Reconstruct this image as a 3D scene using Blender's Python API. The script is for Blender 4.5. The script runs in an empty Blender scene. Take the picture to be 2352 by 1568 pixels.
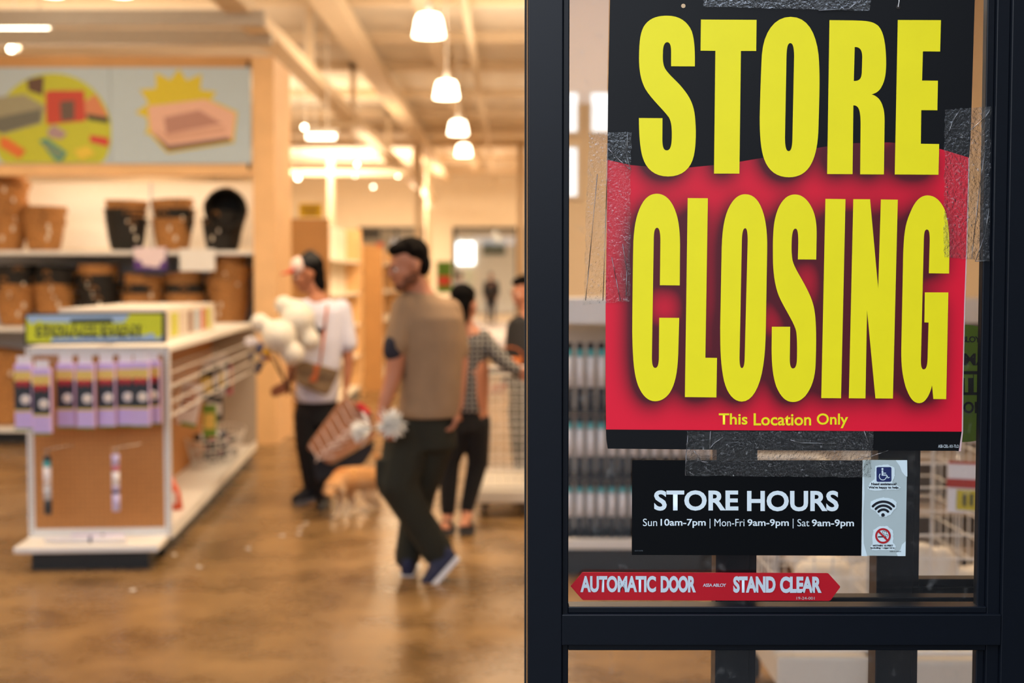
import bpy, bmesh, math, random, re
from mathutils import Vector, Matrix, noise
from mathutils.geometry import tessellate_polygon
random.seed(7)
S = bpy.context.scene
COL = S.collection
# ------------------------------------------------------------------ camera
CH, PITCH, F = 1.54, math.atan(144/3000), 3000.0
cd = bpy.data.cameras.new('camera'); cam = bpy.data.objects.new('camera', cd); COL.objects.link(cam)
cam.location = (0, 0, CH); cam.rotation_euler = (math.pi/2-PITCH, 0, 0)
cd.sensor_width = 36; cd.lens = F/2352*36; cd.clip_end = 300; cd.clip_start = 0.05
cd.dof.use_dof = True; cd.dof.focus_distance = 2.0; cd.dof.aperture_fstop = 3.0
S.camera = cam
# ------------------------------------------------------------------ world, light, exposure
w = bpy.data.worlds.new('world'); S.world = w; w.use_nodes = True
nt = w.node_tree; bg = nt.nodes['Background']
tc = nt.nodes.new('ShaderNodeTexCoord'); sx = nt.nodes.new('ShaderNodeSeparateXYZ'); cr = nt.nodes.new('ShaderNodeValToRGB')
nt.links.new(tc.outputs['Generated'], sx.inputs[0]); nt.links.new(sx.outputs['Z'], cr.inputs[0]); nt.links.new(cr.outputs[0], bg.inputs[0])
cr.color_ramp.elements[0].color = (.95, .97, 1, 1); cr.color_ramp.elements[1].color = (.66, .79, 1, 1)
bg.inputs[1].default_value = 3.5
S.view_settings.view_transform = 'Standard'; S.view_settings.look = 'None'
S.view_settings.gamma = 1; S.view_settings.use_curve_mapping = False; S.view_settings.exposure = 0.0
WARM = (1.0, .75, .48)
def area(name, loc, sx_, sy_, power, rot=(0, 0, 0), color=WARM):
    l = bpy.data.lights.new(name, 'AREA'); l.shape = 'RECTANGLE'; l.size = sx_; l.size_y = sy_; l.energy = power; l.color = color
    o = bpy.data.objects.new(name, l); COL.objects.link(o); o.location = loc; o.rotation_euler = rot
    return o
for (x, y, p) in [(-5.5, 7.5, 200), (0, 7.5, 200), (5, 7.5, 220), (-5.5, 15.5, 230), (.5, 15.5, 270), (-4, 24, 300), (3, 24, 300), (-4, 37, 1100), (4, 37, 1000)]:
    area('ceiling_lamp_light', (x, y, 4.6), 3.2, 1.2, p*1.15); area('added_ceiling_fill', (x, y, 3.5), 3.6, 3.6, p*.36, (math.pi, 0, 0), (1, .80, .58))  # the upward area lights are added to brighten the ceiling
area('fixture_strip_light', (-4.5, 12.45, 2.56), 4.0, .10, 20, (math.radians(18), 0, 0))
area('back_hall_light', (0, 51, 4.8), 6, 6, 1800, color=(1, .85, .68))

# ------------------------------------------------------------------ pixel calibration of the plan
UP = Vector((0, math.sin(PITCH), math.cos(PITCH))); FW = Vector((0, math.cos(PITCH), -math.sin(PITCH)))
def W(px, py, Y):
    d = FW + Vector(((px-1176)/F, 0, 0)) + UP*((784-py)/F)
    return Vector((0, 0, CH)) + d*(Y/d.y)
# ------------------------------------------------------------------ materials
MATS = {}
def srgb(c):
    return tuple(((v/255)/12.92 if v/255 <= .04045 else ((v/255+.055)/1.055)**2.4) for v in c)
def mat(name, c, rough=.6, var=.0, scale=20, bump=0, metal=0, spec=.5, lin=False):
    if name in MATS: return MATS[name]
    m = bpy.data.materials.new(name); m.use_nodes = True; n = m.node_tree; b = n.nodes['Principled BSDF']
    col = c if lin else srgb(c)
    b.inputs['Base Color'].default_value = (*col, 1); b.inputs['Roughness'].default_value = rough
    b.inputs['Metallic'].default_value = metal; b.inputs['Specular IOR Level'].default_value = spec
    t = n.nodes.new('ShaderNodeTexCoord'); nz = n.nodes.new('ShaderNodeTexNoise'); nz.inputs['Scale'].default_value = scale
    nz.inputs['Detail'].default_value = 4
    n.links.new(t.outputs['Object'], nz.inputs['Vector'])
    r = n.nodes.new('ShaderNodeValToRGB')
    r.color_ramp.elements[0].position = .3; r.color_ramp.elements[1].position = .7
    v = max(var, .02)
    r.color_ramp.elements[0].color = (*[x*(1-v) for x in col], 1); r.color_ramp.elements[1].color = (*[min(1, x*(1+v)) for x in col], 1)
    n.links.new(nz.outputs['Fac'], r.inputs[0]); n.links.new(r.outputs[0], b.inputs['Base Color'])
    if bump:
        bp = n.nodes.new('ShaderNodeBump'); bp.inputs['Strength'].default_value = bump; bp.inputs['Distance'].default_value = .01
        n.links.new(nz.outputs['Fac'], bp.inputs['Height']); n.links.new(bp.outputs[0], b.inputs['Normal'])
    MATS[name] = m; return m
def emis(name, c, s):
    if name in MATS: return MATS[name]
    m = bpy.data.materials.new(name); m.use_nodes = True; b = m.node_tree.nodes['Principled BSDF']
    b.inputs['Base Color'].default_value = (*c, 1); b.inputs['Emission Color'].default_value = (*c, 1); b.inputs['Emission Strength'].default_value = s
    MATS[name] = m; return m
def glassmat(name, tint=(1, 1, 1), rough=0.0, ior=1.5, bump=0, bscale=200, gl=1.0, dirt_glint=0):
    m = bpy.data.materials.new(name); m.use_nodes = True; n = m.node_tree
    for x in list(n.nodes):
        if x.type != 'OUTPUT_MATERIAL': n.nodes.remove(x)
    out = n.nodes[0]; tr = n.nodes.new('ShaderNodeBsdfTransparent'); tr.inputs[0].default_value = (*tint, 1)
    g = n.nodes.new('ShaderNodeBsdfGlossy'); g.inputs['Roughness'].default_value = rough; g.inputs[0].default_value = (gl, gl, gl, 1)
    fr = n.nodes.new('ShaderNodeFresnel'); fr.inputs['IOR'].default_value = ior; mx = n.nodes.new('ShaderNodeMixShader')
    n.links.new(fr.outputs[0], mx.inputs[0]); n.links.new(tr.outputs[0], mx.inputs[1]); n.links.new(g.outputs[0], mx.inputs[2])
    last = mx
    if bump or dirt_glint:
        t = n.nodes.new('ShaderNodeTexCoord'); nz = n.nodes.new('ShaderNodeTexNoise'); nz.inputs['Scale'].default_value = bscale; nz.inputs['Detail'].default_value = 5
        n.links.new(t.outputs['Object'], nz.inputs['Vector'])
    if bump:
        bp = n.nodes.new('ShaderNodeBump'); bp.inputs['Strength'].default_value = bump; bp.inputs['Distance'].default_value = .004
        n.links.new(nz.outputs['Fac'], bp.inputs['Height']); n.links.new(bp.outputs[0], g.inputs['Normal']); n.links.new(bp.outputs[0], fr.inputs['Normal'])
    if dirt_glint:
        df = n.nodes.new('ShaderNodeBsdfDiffuse'); df.inputs[0].default_value = (.9, .9, .88, 1)
        rr = n.nodes.new('ShaderNodeValToRGB'); rr.color_ramp.elements[0].position = .62; rr.color_ramp.elements[1].position = .74
        rr.color_ramp.elements[1].color = (dirt_glint, dirt_glint, dirt_glint, 1); rr.color_ramp.elements[0].color = (dirt_glint*.04,)*3+(1,)
        m2 = n.nodes.new('ShaderNodeMixShader'); n.links.new(nz.outputs['Fac'], rr.inputs[0]); n.links.new(rr.outputs[0], m2.inputs[0])
        n.links.new(last.outputs[0], m2.inputs[1]); n.links.new(df.outputs[0], m2.inputs[2]); last = m2
    n.links.new(last.outputs[0], out.inputs['Surface']); MATS[name] = m; return m
# ------------------------------------------------------------------ mesh helpers
class MB:
    def __init__(s): s.bm = bmesh.new()
    def box(s, x0, y0, z0, x1, y1, z1, M=None):
        vs = [s.bm.verts.new(Vector(p)) for p in [(x0,y0,z0),(x1,y0,z0),(x1,y1,z0),(x0,y1,z0),(x0,y0,z1),(x1,y0,z1),(x1,y1,z1),(x0,y1,z1)]]
        for f in [(0,3,2,1),(4,5,6,7),(0,1,5,4),(1,2,6,5),(2,3,7,6),(3,0,4,7)]: s.bm.faces.new([vs[i] for i in f])
        if M:
            for v in vs: v.co = M @ v.co
        return s
    def tube(s, a, b, r0, r1=None, n=8, caps=True):
        a, b = Vector(a), Vector(b); r1 = r0 if r1 is None else r1
        d = (b-a); 
        if d.length < 1e-7: return s
        q = d.to_track_quat('Z', 'Y')
        R = []
        for c, r in ((a, r0), (b, r1)):
            R.append([s.bm.verts.new(c + q @ Vector((r*math.cos(2*math.pi*i/n), r*math.sin(2*math.pi*i/n), 0))) for i in range(n)])
        for i in range(n): s.bm.faces.new((R[0][i], R[0][(i+1) % n], R[1][(i+1) % n], R[1][i]))
        if caps:
            s.bm.faces.new(R[0][::-1]); s.bm.faces.new(R[1])
        return s
    def path(s, pts, r, n=6):
        for a, b in zip(pts, pts[1:]): s.tube(a, b, r, n=n)
        return s
    def sph(s, c, r, u=12, v=8, M=None):
        mm = Matrix.Translation(Vector(c)) @ (M or Matrix()) @ Matrix.Diagonal((*(r if hasattr(r, '__len__') else (r, r, r)), 1))
        bmesh.ops.create_uvsphere(s.bm, u_segments=u, v_segments=v, radius=1, matrix=mm); return s
    def cap(s, a, r0, b, r1, n=12):
        return s.tube(a, b, r0, r1, n=n).sph(a, r0, n, 8).sph(b, r1, n, 8)
    def loft(s, secs, n=20):
        rings = []
        for c, rx, ry in secs:
            rings.append([s.bm.verts.new(Vector(c)+Vector((rx*math.cos(2*math.pi*i/n), ry*math.sin(2*math.pi*i/n), 0))) for i in range(n)])
        for A, B in zip(rings, rings[1:]):
            for i in range(n): s.bm.faces.new((A[i], A[(i+1) % n], B[(i+1) % n], B[i]))
        s.bm.faces.new(rings[0][::-1]); s.bm.faces.new(rings[-1]); return s
    def lathe(s, prof, n=24, c=(0, 0, 0), M=None):
        rings = []
        for r, z in prof:
            rings.append([s.bm.verts.new(Vector((r*math.cos(2*math.pi*i/n), r*math.sin(2*math.pi*i/n), z))) for i in range(n)])
        for A, B in zip(rings, rings[1:]):
            for i in range(n): s.bm.faces.new((A[i], A[(i+1) % n], B[(i+1) % n], B[i]))
        mm = Matrix.Translation(Vector(c)) @ (M or Matrix())
        for R in rings:
            for v in R: v.co = mm @ v.co
        return s
    def poly(s, pts, holes=(), fn=None, thick=0):
        loops = [[Vector((*p, 0)) for p in L] for L in [pts, *holes]]
        tris = tessellate_polygon(loops); flat = [v for L in loops for v in L]
        vs = [s.bm.verts.new(fn(v.x, v.y) if fn else v) for v in flat]
        for t in tris:
            try:
                f = s.bm.faces.new([vs[i] for i in t]); f.normal_update()
            except ValueError: pass
        if thick:
            k = 0
            back = [s.bm.verts.new(v.co + Vector((0, thick, 0))) for v in vs]
            for L in loops:
                n = len(L)
                for i in range(n):
                    s.bm.faces.new((vs[k+i], vs[k+(i+1) % n], back[k+(i+1) % n], back[k+i]))
                k += n
        return s
    def quad(s, a, b, c, d):
        s.bm.faces.new([s.bm.verts.new(Vector(p)) for p in (a, b, c, d)]); return s
    def obj(s, name, m=None, parent=None, smooth=False, M=None, bevel=0):
        if M: bmesh.ops.transform(s.bm, matrix=M, verts=s.bm.verts)
        if not smooth or True: bmesh.ops.recalc_face_normals(s.bm, faces=s.bm.faces)
        me = bpy.data.meshes.new(name); s.bm.to_mesh(me); s.bm.free()
        if smooth:
            for p in me.polygons: p.use_smooth = True
        if m: me.materials.append(m)
        o = bpy.data.objects.new(name, me); COL.objects.link(o)
        if bevel:
            bv = o.modifiers.new('bevel', 'BEVEL'); bv.width = bevel; bv.segments = 2
        if parent:
            o.parent = parent
            base = parent.get('_base', None)
            if base is not None: o.location = -Vector(base)
        return o
def thing(name, label, cat, group=None, base=(0, 0, 0)):
    o = bpy.data.objects.new(name, None); COL.objects.link(o); o.location = base; o['_base'] = tuple(base)
    o.empty_display_size = .05
    o['label'] = label; o['category'] = cat
    if group: o['group'] = group
    return o
def tag(o, label, cat, group=None, kind=None):
    o['label'] = label; o['category'] = cat
    if group: o['group'] = group
    if kind: o['kind'] = kind
    return o
def struct(o): o['kind'] = 'structure'; return o
def structE(name):
    o = bpy.data.objects.new(name, None); COL.objects.link(o); o['kind'] = 'structure'; return o
def dup(root, label=None, M=None, loc=None, rot=None):
    r = root.copy(); COL.objects.link(r)
    if label: r['label'] = label
    if loc is not None: r.location = loc
    if rot is not None: r.rotation_euler = rot
    for ch in list(root.children):
        c = ch.copy(); COL.objects.link(c); c.parent = r
        for g in list(ch.children):
            d = g.copy(); COL.objects.link(d); d.parent = c
    return r
def bake(o):
    dg = bpy.context.evaluated_depsgraph_get(); dg.update()
    me = bpy.data.meshes.new_from_object(o.evaluated_get(dg)); o.modifiers.clear()
    old = o.data; o.data = me; me.name = o.name
    return o
def blob(name, mb, vox, m, parent=None, it=4):
    o = mb.obj(name, m, None)
    r = o.modifiers.new('r', 'REMESH'); r.mode = 'VOXEL'; r.voxel_size = vox; r.use_smooth_shade = True
    sm = o.modifiers.new('s', 'SMOOTH'); sm.iterations = it; sm.factor = .5
    bake(o)
    o.data.materials.clear(); o.data.materials.append(m)
    for p in o.data.polygons: p.use_smooth = True
    if parent:
        o.parent = parent; b = parent.get('_base', None)
        if b is not None: o.location = -Vector(b)
    return o
def text_mesh(name, s, bbox, fn, m, parent, bold=0.0, space=1.0):
    """flat print: the words fitted to a rectangle (x0,y0,x1,y1) of fn's frame"""
    cu = bpy.data.curves.new('t', 'FONT'); cu.body = s; cu.size = 1; cu.offset = bold; cu.space_character = space; cu.resolution_u = 4
    o = bpy.data.objects.new('t', cu); COL.objects.link(o)
    dg = bpy.context.evaluated_depsgraph_get(); dg.update()
    me = bpy.data.meshes.new_from_object(o.evaluated_get(dg)); bpy.data.objects.remove(o)
    xs = [v.co.x for v in me.vertices]; ys = [v.co.y for v in me.vertices]
    a, b, c, d = min(xs), max(xs), min(ys), max(ys); x0, y0, x1, y1 = bbox
    for v in me.vertices:
        v.co = fn(x0+(v.co.x-a)/(b-a)*(x1-x0), y1-(v.co.y-c)/(d-c)*(y1-y0))
    me.materials.clear(); me.materials.append(m); me.name = name
    ob = bpy.data.objects.new(name, me); COL.objects.link(ob)
    if parent:
        ob.parent = parent; bs = parent.get('_base', None)
        if bs is not None: ob.location = -Vector(bs)
    return ob
def bez(spec, ox=0, oy=0, sc=1.0):
    pts = []; tk = re.sub(r'([MLCZ])', r' \1 ', spec).split(); i = 0; cmd = None; cur = None
    while i < len(tk):
        if tk[i] in 'MLCZ': cmd = tk[i]; i += 1
        if cmd == 'Z' or i >= len(tk): break
        if cmd in 'ML':
            cur = Vector((float(tk[i]), float(tk[i+1]))); i += 2; pts.append(cur)
        else:
            a, b, c = [Vector((float(tk[i+2*k]), float(tk[i+2*k+1]))) for k in range(3)]; i += 6
            p0 = cur
            for k in range(1, 9):
                t = k/8; pts.append(p0*(1-t)**3+3*a*t*(1-t)**2+3*b*t*t*(1-t)+c*t**3)
            cur = c
    if (pts[0]-pts[-1]).length < 1e-3: pts.pop()
    return [(ox+p.x/sc, oy+p.y/sc) for p in pts]

# ------------------------------------------------------------------ common materials
cream = mat('cream_paint', (232, 222, 205), .7, .03, 3)
ceilm = mat('ceiling_paint', (222, 212, 196), .8, .12, 1.2)
wood = mat('birch_laminate', (232, 188, 134), .5, .06, 4)
wood2 = mat('tan_laminate', (196, 146, 88), .5, .06, 4)
white = mat('white_enamel', (232, 230, 226), .4, .02)
white2 = mat('white_wire', (225, 222, 218), .4)
black = mat('black_plastic', (16, 18, 20), .5)
navy = mat('dark_anodised_aluminium', (10, 15, 23), .36, .05, 60, spec=.3)
greyp = mat('grey_panel', (180, 186, 198), .6)
blueg = mat('pale_blue_print', (176, 196, 212), .5)
peg = mat('pegboard', (190, 128, 66), .6, .05, 30)

# ------------------------------------------------------------------ SETTING
fm = bpy.data.materials.new('polished_concrete'); fm.use_nodes = True; n = fm.node_tree; b = n.nodes['Principled BSDF']
t = n.nodes.new('ShaderNodeTexCoord'); n1 = n.nodes.new('ShaderNodeTexNoise'); n1.inputs['Scale'].default_value = 2.2; n1.inputs['Detail'].default_value = 8; n1.inputs['Roughness'].default_value = .62
n.links.new(t.outputs['Object'], n1.inputs['Vector']); r = n.nodes.new('ShaderNodeValToRGB'); e = r.color_ramp.elements
e[0].position = .33; e[0].color = (*srgb((98, 74, 44)), 1); e[1].position = .68; e[1].color = (*srgb((152, 120, 78)), 1)
n.links.new(n1.outputs['Fac'], r.inputs[0]); n.links.new(r.outputs[0], b.inputs['Base Color'])
r2 = n.nodes.new('ShaderNodeMapRange'); r2.inputs['To Min'].default_value = .16; r2.inputs['To Max'].default_value = .4
n.links.new(n1.outputs['Fac'], r2.inputs[0]); n.links.new(r2.outputs[0], b.inputs['Roughness'])
MATS['floor'] = fm
struct(MB().box(-10, 1.9, -.1, 9, 62, 0).obj('floor', fm))
asph = mat('grey_pavement', (74, 72, 70), .85, .15, 8)
struct(MB().box(-40, -40, -.12, 40, 1.9, -.005).obj('trim_1', asph))
struct(MB().box(-10, 2.2, 5.0, 9, 44, 5.1).obj('ceiling', ceilm))
struct(MB().box(-10.2, 2.2, 0, -10, 44, 5.1).obj('wall_left', cream))
struct(MB().box(9, 2.2, 0, 9.2, 44, 5.1).obj('wall_right', cream))
# front wall of plaster above and beside the entrance
m = MB(); m.box(-10, 2.2, 0, -8.0, 2.4, 5.1); m.box(2.6, 2.2, 0, 9, 2.4, 5.1); m.box(-8.0, 2.2, 4.3, 2.6, 2.4, 5.1)
struct(m.obj('wall_front', cream))
# unseen dark wall, added to shade the right of the sign and doors
struct(MB().box(1.02, -3.0, 0, 1.3, 1.9, 4.2).obj('wall_added_shade', mat('shade_wall_dark', (40, 42, 46), .8, .1)))
struct(MB().box(-30, -16.5, 0, 30, -16, 4.2).obj('wall_added_dark', mat('dark_reflection_wall', (70, 58, 50), .9, .2, 3)))  # unseen facade, added to darken what the door glass reflects
struct(MB().box(-8, 2.1, 2.3, 2.6, 2.2, 2.5).obj('trim_2', navy))
sf = structE('window_3')
for x in (-8, -6.2, -4.4, -2.6, 2.5): MB().box(x, 2.2, 0, x+.07, 2.3, 4.3).obj('mullion', navy, sf)
for x in (-.8, .9): MB().box(x, 2.2, 2.5, x+.07, 2.3, 4.3).obj('mullion', navy, sf)
# far wall with tall openings
YF = 44.0
def X(px, Y): return (px-1176)*Y/3000.0*math.cos(0)
def Z(py, Y): return W(1176, py, Y).z
m = MB(); zt = Z(521, YF)
xs = [X(825, YF), X(975, YF), X(1040, YF), X(1192, YF), X(1215, YF), X(1330, YF)]
m.box(-10, YF, 0, xs[0], YF+.3, zt); m.box(xs[1], YF, 0, xs[2], YF+.3, zt); m.box(xs[5], YF, 0, 9, YF+.3, zt)
m.box(-10, YF, zt, 9, YF+.3, 5.1)
struct(m.obj('wall_back', cream))
m = MB().box(-10, 61, 0, 9, 61.2, 5.1); m.box(-10, 44.3, 0, -9.8, 61, 5.1); m.box(8.8, 44.3, 0, 9, 61, 5.1); m.box(-10, 44.3, 5.0, 9, 61, 5.1)
struct(m.obj('wall_back_hall', mat('hall_paint', (215, 205, 185), .8)))
dframe = mat('dark_bronze_frame', (40, 38, 34), .5)
def framed(name, x0, x1, zt, bars, z0=0):
    o = structE(name)
    m = MB(); w_ = .13
    m.box(x0, YF-.06, z0, x0+w_, YF+.06, zt); m.box(x1-w_, YF-.06, z0, x1, YF+.06, zt); m.box(x0, YF-.06, zt-.1, x1, YF+.06, zt)
    m.obj('frame', dframe, o)
    for xb in bars: MB().box(xb-.05, YF-.05, z0, xb+.05, YF+.05, zt-.1).obj('mullion', dframe, o)
    MB().box(x0+w_, YF-.01, z0, x1-w_, YF+.01, zt-.1).obj('pane', GL, o)
    return o
GL = glassmat('clear_glass')
for x0_, x1_, z0_, z1_ in ((-7.93, -2.6, .05, 2.3), (-7.93, 2.5, 2.5, 4.3)): MB().box(x0_, 2.24, z0_, x1_, 2.25, z1_).obj('pane', GL, sf)
framed('window_1', xs[0], xs[1], zt, [X(912, YF), X(958, YF)])
framed('door_4', xs[2], xs[3], zt, [])
struct(MB().box(X(826, YF), YF+.35, Z(548, YF), X(872, YF), YF+.4, Z(523, YF)).obj('trim_3', black))
# daylight window far behind
m = MB(); m.box(X(1043, 60), 60.9, Z(606, 60), X(1088, 60), 60.98, Z(556, 60))
struct(m.obj('window_2', emis('daylight', (.85, .95, 1), 4)))
m = MB(); m.box(X(1108, 60), 60.9, Z(585, 60), X(1160, 60), 60.98, Z(552, 60)); struct(m.obj('trim_4', mat('dull_green', (90, 95, 75), .6)))
# right-hand partition seen through the glass, with high daylight windows
YP = 13.5
m = MB().box(X(1250, YP), YP, 0, 9, YP+.15, 5.0)
struct(m.obj('wall_partition', mat('partition_paint', (226, 205, 172), .7, .05, 1)))
k = 5
for (a, b_, c, d) in [(1268, 1324, 216, 303), (1357, 1440, 216, 303), (1268, 1324, 340, 450)]:
    o = structE('window_%d' % k); k += 1
    MB().box(X(a, YP), YP-.03, Z(d, YP), X(b_, YP), YP-.01, Z(c, YP)).obj('pane', emis('day_pane', (.80, .90, 1), 1.0), o)
    m = MB()
    m.box(X(a, YP)-.03, YP-.05, Z(d, YP)-.03, X(a, YP), YP, Z(c, YP)+.03); m.box(X(b_, YP), YP-.05, Z(d, YP)-.03, X(b_, YP)+.03, YP, Z(c, YP)+.03)
    m.box(X(a, YP), YP-.05, Z(c, YP), X(b_, YP), YP, Z(c, YP)+.03); m.box(X(a, YP), YP-.05, Z(d, YP)-.03, X(b_, YP), YP, Z(d, YP))
    m.obj('frame', cream, o)
# ------------------------------------------------------------------ ceiling structure
beamw = mat('painted_steel', (228, 210, 184), .6, .05)
beamg = mat('painted_steel_grey', (196, 190, 182), .6, .05)
bi = 0
def beam(x0, y0, z0, x1, y1, z1, m_=None, nm='trim'):
    global bi
    bi += 1
    return struct(MB().box(x0, y0, z0, x1, y1, z1).obj('trim_%d' % (bi+4), m_ or beamw))
for y in [8.5, 11, 13.5, 16, 18.5, 21, 24, 27, 30, 33, 37, 41]:
    beam(-9.9, y, 4.86, 8.9, y+.16, 5.0)
beam(-2.66, 5, 4.0, -2.42, 42, 4.14)        # long rail over the aisle
beam(-2.25, 5, 4.62, -1.95, 42, 4.8)
beam(-1.2, 5, 4.85, -1.0, 42, 5.0)
beam(-8, 12.25, Z(60, 12.3), -2.3, 12.35, Z(25, 12.3), beamg)
beam(-8, 13.3, Z(101, 13.3), X(628, 13.3), 13.42, Z(67, 13.3), beamg)
for yy in (20.5, 28): beam(-7.5, yy, 3.9, -2.4, yy+.12, 4.03)
# hanging struts between rail and ceiling
k = 0
for y in (9, 12.3, 16.5, 21, 27, 34): beam(-2.58, y, 4.14, -2.5, y+.08, 5.0)
# slanted duct and thin pipes
struct(MB().tube((1.6, 10, 4.6), (1.6, 42, 4.6), .09, n=16).obj('trim_50', beamw, smooth=True))
struct(MB().tube((-.55, 14, 4.7), (-.55, 43, 4.7), .05, n=12).obj('trim_51', beamw, smooth=True))
# columns
for i, (px, Y, r_) in enumerate([(962, 30, .10), (985, 36, .10), (762, 24, .07), (1196, 33, .12)]):
    x = X(px, Y); struct(MB().tube((x, Y, 0), (x, Y, Z(362, 24) if i == 2 else 5.0), r_*.8, n=16).obj('trim_%d' % (60+i), beamw, smooth=True))
# ------------------------------------------------------------------ pendant lamps and spots
glow = emis('lamp_glow', (1, .86, .62), 9)
def pendant(px, py, Y, label):
    c = W(px, py, Y); b = (c.x, c.y, c.z)
    o = thing('pendant_lamp', label, 'lamp', 'pendant lamps along the aisle', b)
    MB().lathe([(.03, .10), (.095, .098), (.115, .06), (.142, -.09), (.134, -.09), (.107, .055), (.085, .09)], c=c).obj('lamp_shade', glow, o, True)
    MB().sph(c+Vector((0, 0, -.03)), .07).obj('bulb', glow, o, True)
    MB().tube(c+Vector((0, 0, .12)), (c.x, c.y, 5.0), .008).obj('stem', white2, o)
    MB().tube(c+Vector((0, 0, .11)), c+Vector((0, 0, .19)), .03).obj('cap', white2, o)
pendant(985, 60, 11.6, 'nearest and highest white-glowing pendant lamp over the aisle')
pendant(1025, 207, 14.8, 'second pendant lamp of the aisle row, counting from the nearest')
pendant(1052, 294, 18.6, 'third pendant lamp of the aisle row, beside a thin pipe')
pendant(1065, 346, 23.0, 'farthest and smallest pendant lamp of the aisle row')
def spot(px, py, Y, label, r_=.05):
    r_ *= .55
    c = W(px, py, Y); o = thing('ceiling_spotlight', label, 'spotlight', 'spotlights under the ceiling', tuple(c))
    MB().tube(c+Vector((0, .02, 0)), c+Vector((0, .2, .04)), r_*1.1, r_*.9, 14).obj('housing', white2, o)
    MB().sph(c, (r_, r_*.4, r_), 14, 8).obj('lens', emis('spot_glow', (1, .88, .66), 14), o, True)
    MB().tube(c+Vector((0, .12, .05)), (c.x, c.y+.12, 5.0), .01).obj('stem', white2, o)
spot(820, 377, 26, 'bright round spotlight left of centre, upper of two')
spot(815, 404, 30, 'dim round spotlight just under a brighter one', .035)
spot(914, 404, 28, 'round spotlight at the right end of the far rail')
spot(857, 429, 30, 'lowest round spotlight above the pale far wall')
spot(699, 292, 17, 'big spotlight at the head of the bright tube beside the tan column', .055)
spot(684, 408, 22, 'spotlight hanging close beside the tan column', .07)
spot(25, 112, 15, 'spotlight at the left edge above the blue picture board', .07)
def strip(px0, px1, py, Y, label, r_=.03):
    a, b_ = W(px0, py, Y), W(px1, py, Y); o = thing('glowing_tube', label, 'lamp', None, tuple(a))
    MB().tube(a, b_, r_, n=12).obj('tube', emis('tube_glow', (1, .88, .68), 7), o, True)
    MB().box(a.x-.03, Y-.04, a.z+r_, b_.x+.03, Y+.04, a.z+r_+.06).obj('housing', white2, o)
    for x in (a.x+.1, b_.x-.1): MB().tube((x, Y, a.z+r_), (x, Y, 5.0), .008).obj('stem', white2, o)
strip(-30, 112, 67, 13.9, 'glowing tube light at the far left between two grey beams', .02)
strip(705, 770, 314, 17.2, 'white pipe under the long diagonal rail, spotlight on it made as glow', .035)  # a white pipe; the spotlight falling on it is put in as glow
beam(X(655, 25), 25, Z(402, 25), X(935, 25), 25.1, Z(390, 25))
for px, Y in ((278, 11.0), (120, 11.5)):
    c = W(px, -10, Y); o = thing('recessed_lamp', 'glowing ceiling lamp at the top edge, %s of two' % ('right' if px > 200 else 'left'), 'lamp', 'lamps cut by the top edge', tuple(c))
    MB().tube(c, c+Vector((0, 0, .12)), .1, .1, 18).obj('diffuser', glow, o, True)
    MB().tube(c+Vector((0, 0, .1)), (c.x, c.y, 5.0), .03).obj('stem', white2, o)
# ------------------------------------------------------------------ entrance doors
def door_panel(nm, pl, pr, sw, Yf, th, rz, has_left=True, bead=.010, right_w=.09, x1=None):
    """aluminium framed panel: left stile px range, right edge, rails"""
    o = structE(nm)
    def bx(name, x0, z0, x1_, z1, y0, y1, m_=navy): return MB().box(x0, y0, z0, x1_, y1, z1).obj(name, m_, o, bevel=.0015)
    zb, zt = .03, 2.28
    bx('stile', pl, zb, pl+sw, zt, Yf, Yf+th)
    bx('bead', pl+sw, zb+.15, pl+sw+bead, zt-.1, Yf+.008, Yf+th-.008)
    bx('stile', pr-right_w, zb, pr, zt, Yf, Yf+th)
    bx('bead', pr-right_w-bead*2, zb+.15, pr-right_w, zt-.1, Yf+.008, Yf+th-.008)
    bx('bead', pr-right_w-bead*3.2, zb+.15, pr-right_w-bead*2, zt-.1, Yf+.016, Yf+th-.016)
    for (a, b_) in [(rz[0], rz[1]), (zb, .17), (zt-.1, zt)]:
        bx('rail', pl+sw, a, pr-right_w, b_, Yf, Yf+th)
        if a > zb: bx('bead', pl+sw+bead, a-bead, pr-right_w-bead*2, a, Yf+.008, Yf+th-.008)
        if b_ < zt: bx('bead', pl+sw+bead, b_, pr-right_w-bead*2, b_+bead, Yf+.008, Yf+th-.008)
    for (a, b_) in ((rz[1], zt-.1), (.17, rz[0])):
        MB().box(pl+sw, Yf+.024, a, pr-right_w, Yf+.028, b_).obj('pane', GL2, o)
    return o
GL2 = glassmat('door_glass', ior=1.5, dirt_glint=.05, bscale=35)
YD = 1.976
xl = W(1213, 784, YD).x; xi = W(1292, 784, YD).x
xr = W(2312, 784, YD).x
rz = (W(1176, 1482, YD).z, W(1176, 1411, YD).z)
d1 = door_panel('door_1', xl, xr+.10, xi-xl, YD, .05, rz, right_w=.10)
MB().box(W(1205, 784, YD).x, YD+.012, .03, xl, YD+.04, 2.28).obj('gasket', mat('rubber_seal', (8, 8, 8), .7), d1)
MB().box(xl-.0022, YD+.004, .03, xl-.0008, YD+.012, 2.28).obj('seal_strip', mat('brass_line', (170, 120, 70), .4), d1)
Y2 = 2.06
x2 = W(1645, 1200, Y2).x
d2 = door_panel('door_2', x2, x2+.85, W(1741, 1200, Y2).x-x2-.012, Y2, .045, (rz[0]+.005, rz[1]-.008), bead=.012)
Y3 = 2.135
x3 = W(2015, 1200, Y3).x
d3 = door_panel('door_3', x3, x3+.85, W(2116, 1200, Y3).x-x3-.012, Y3, .045, (rz[0]+.005, rz[1]+.004), bead=.012)
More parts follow.
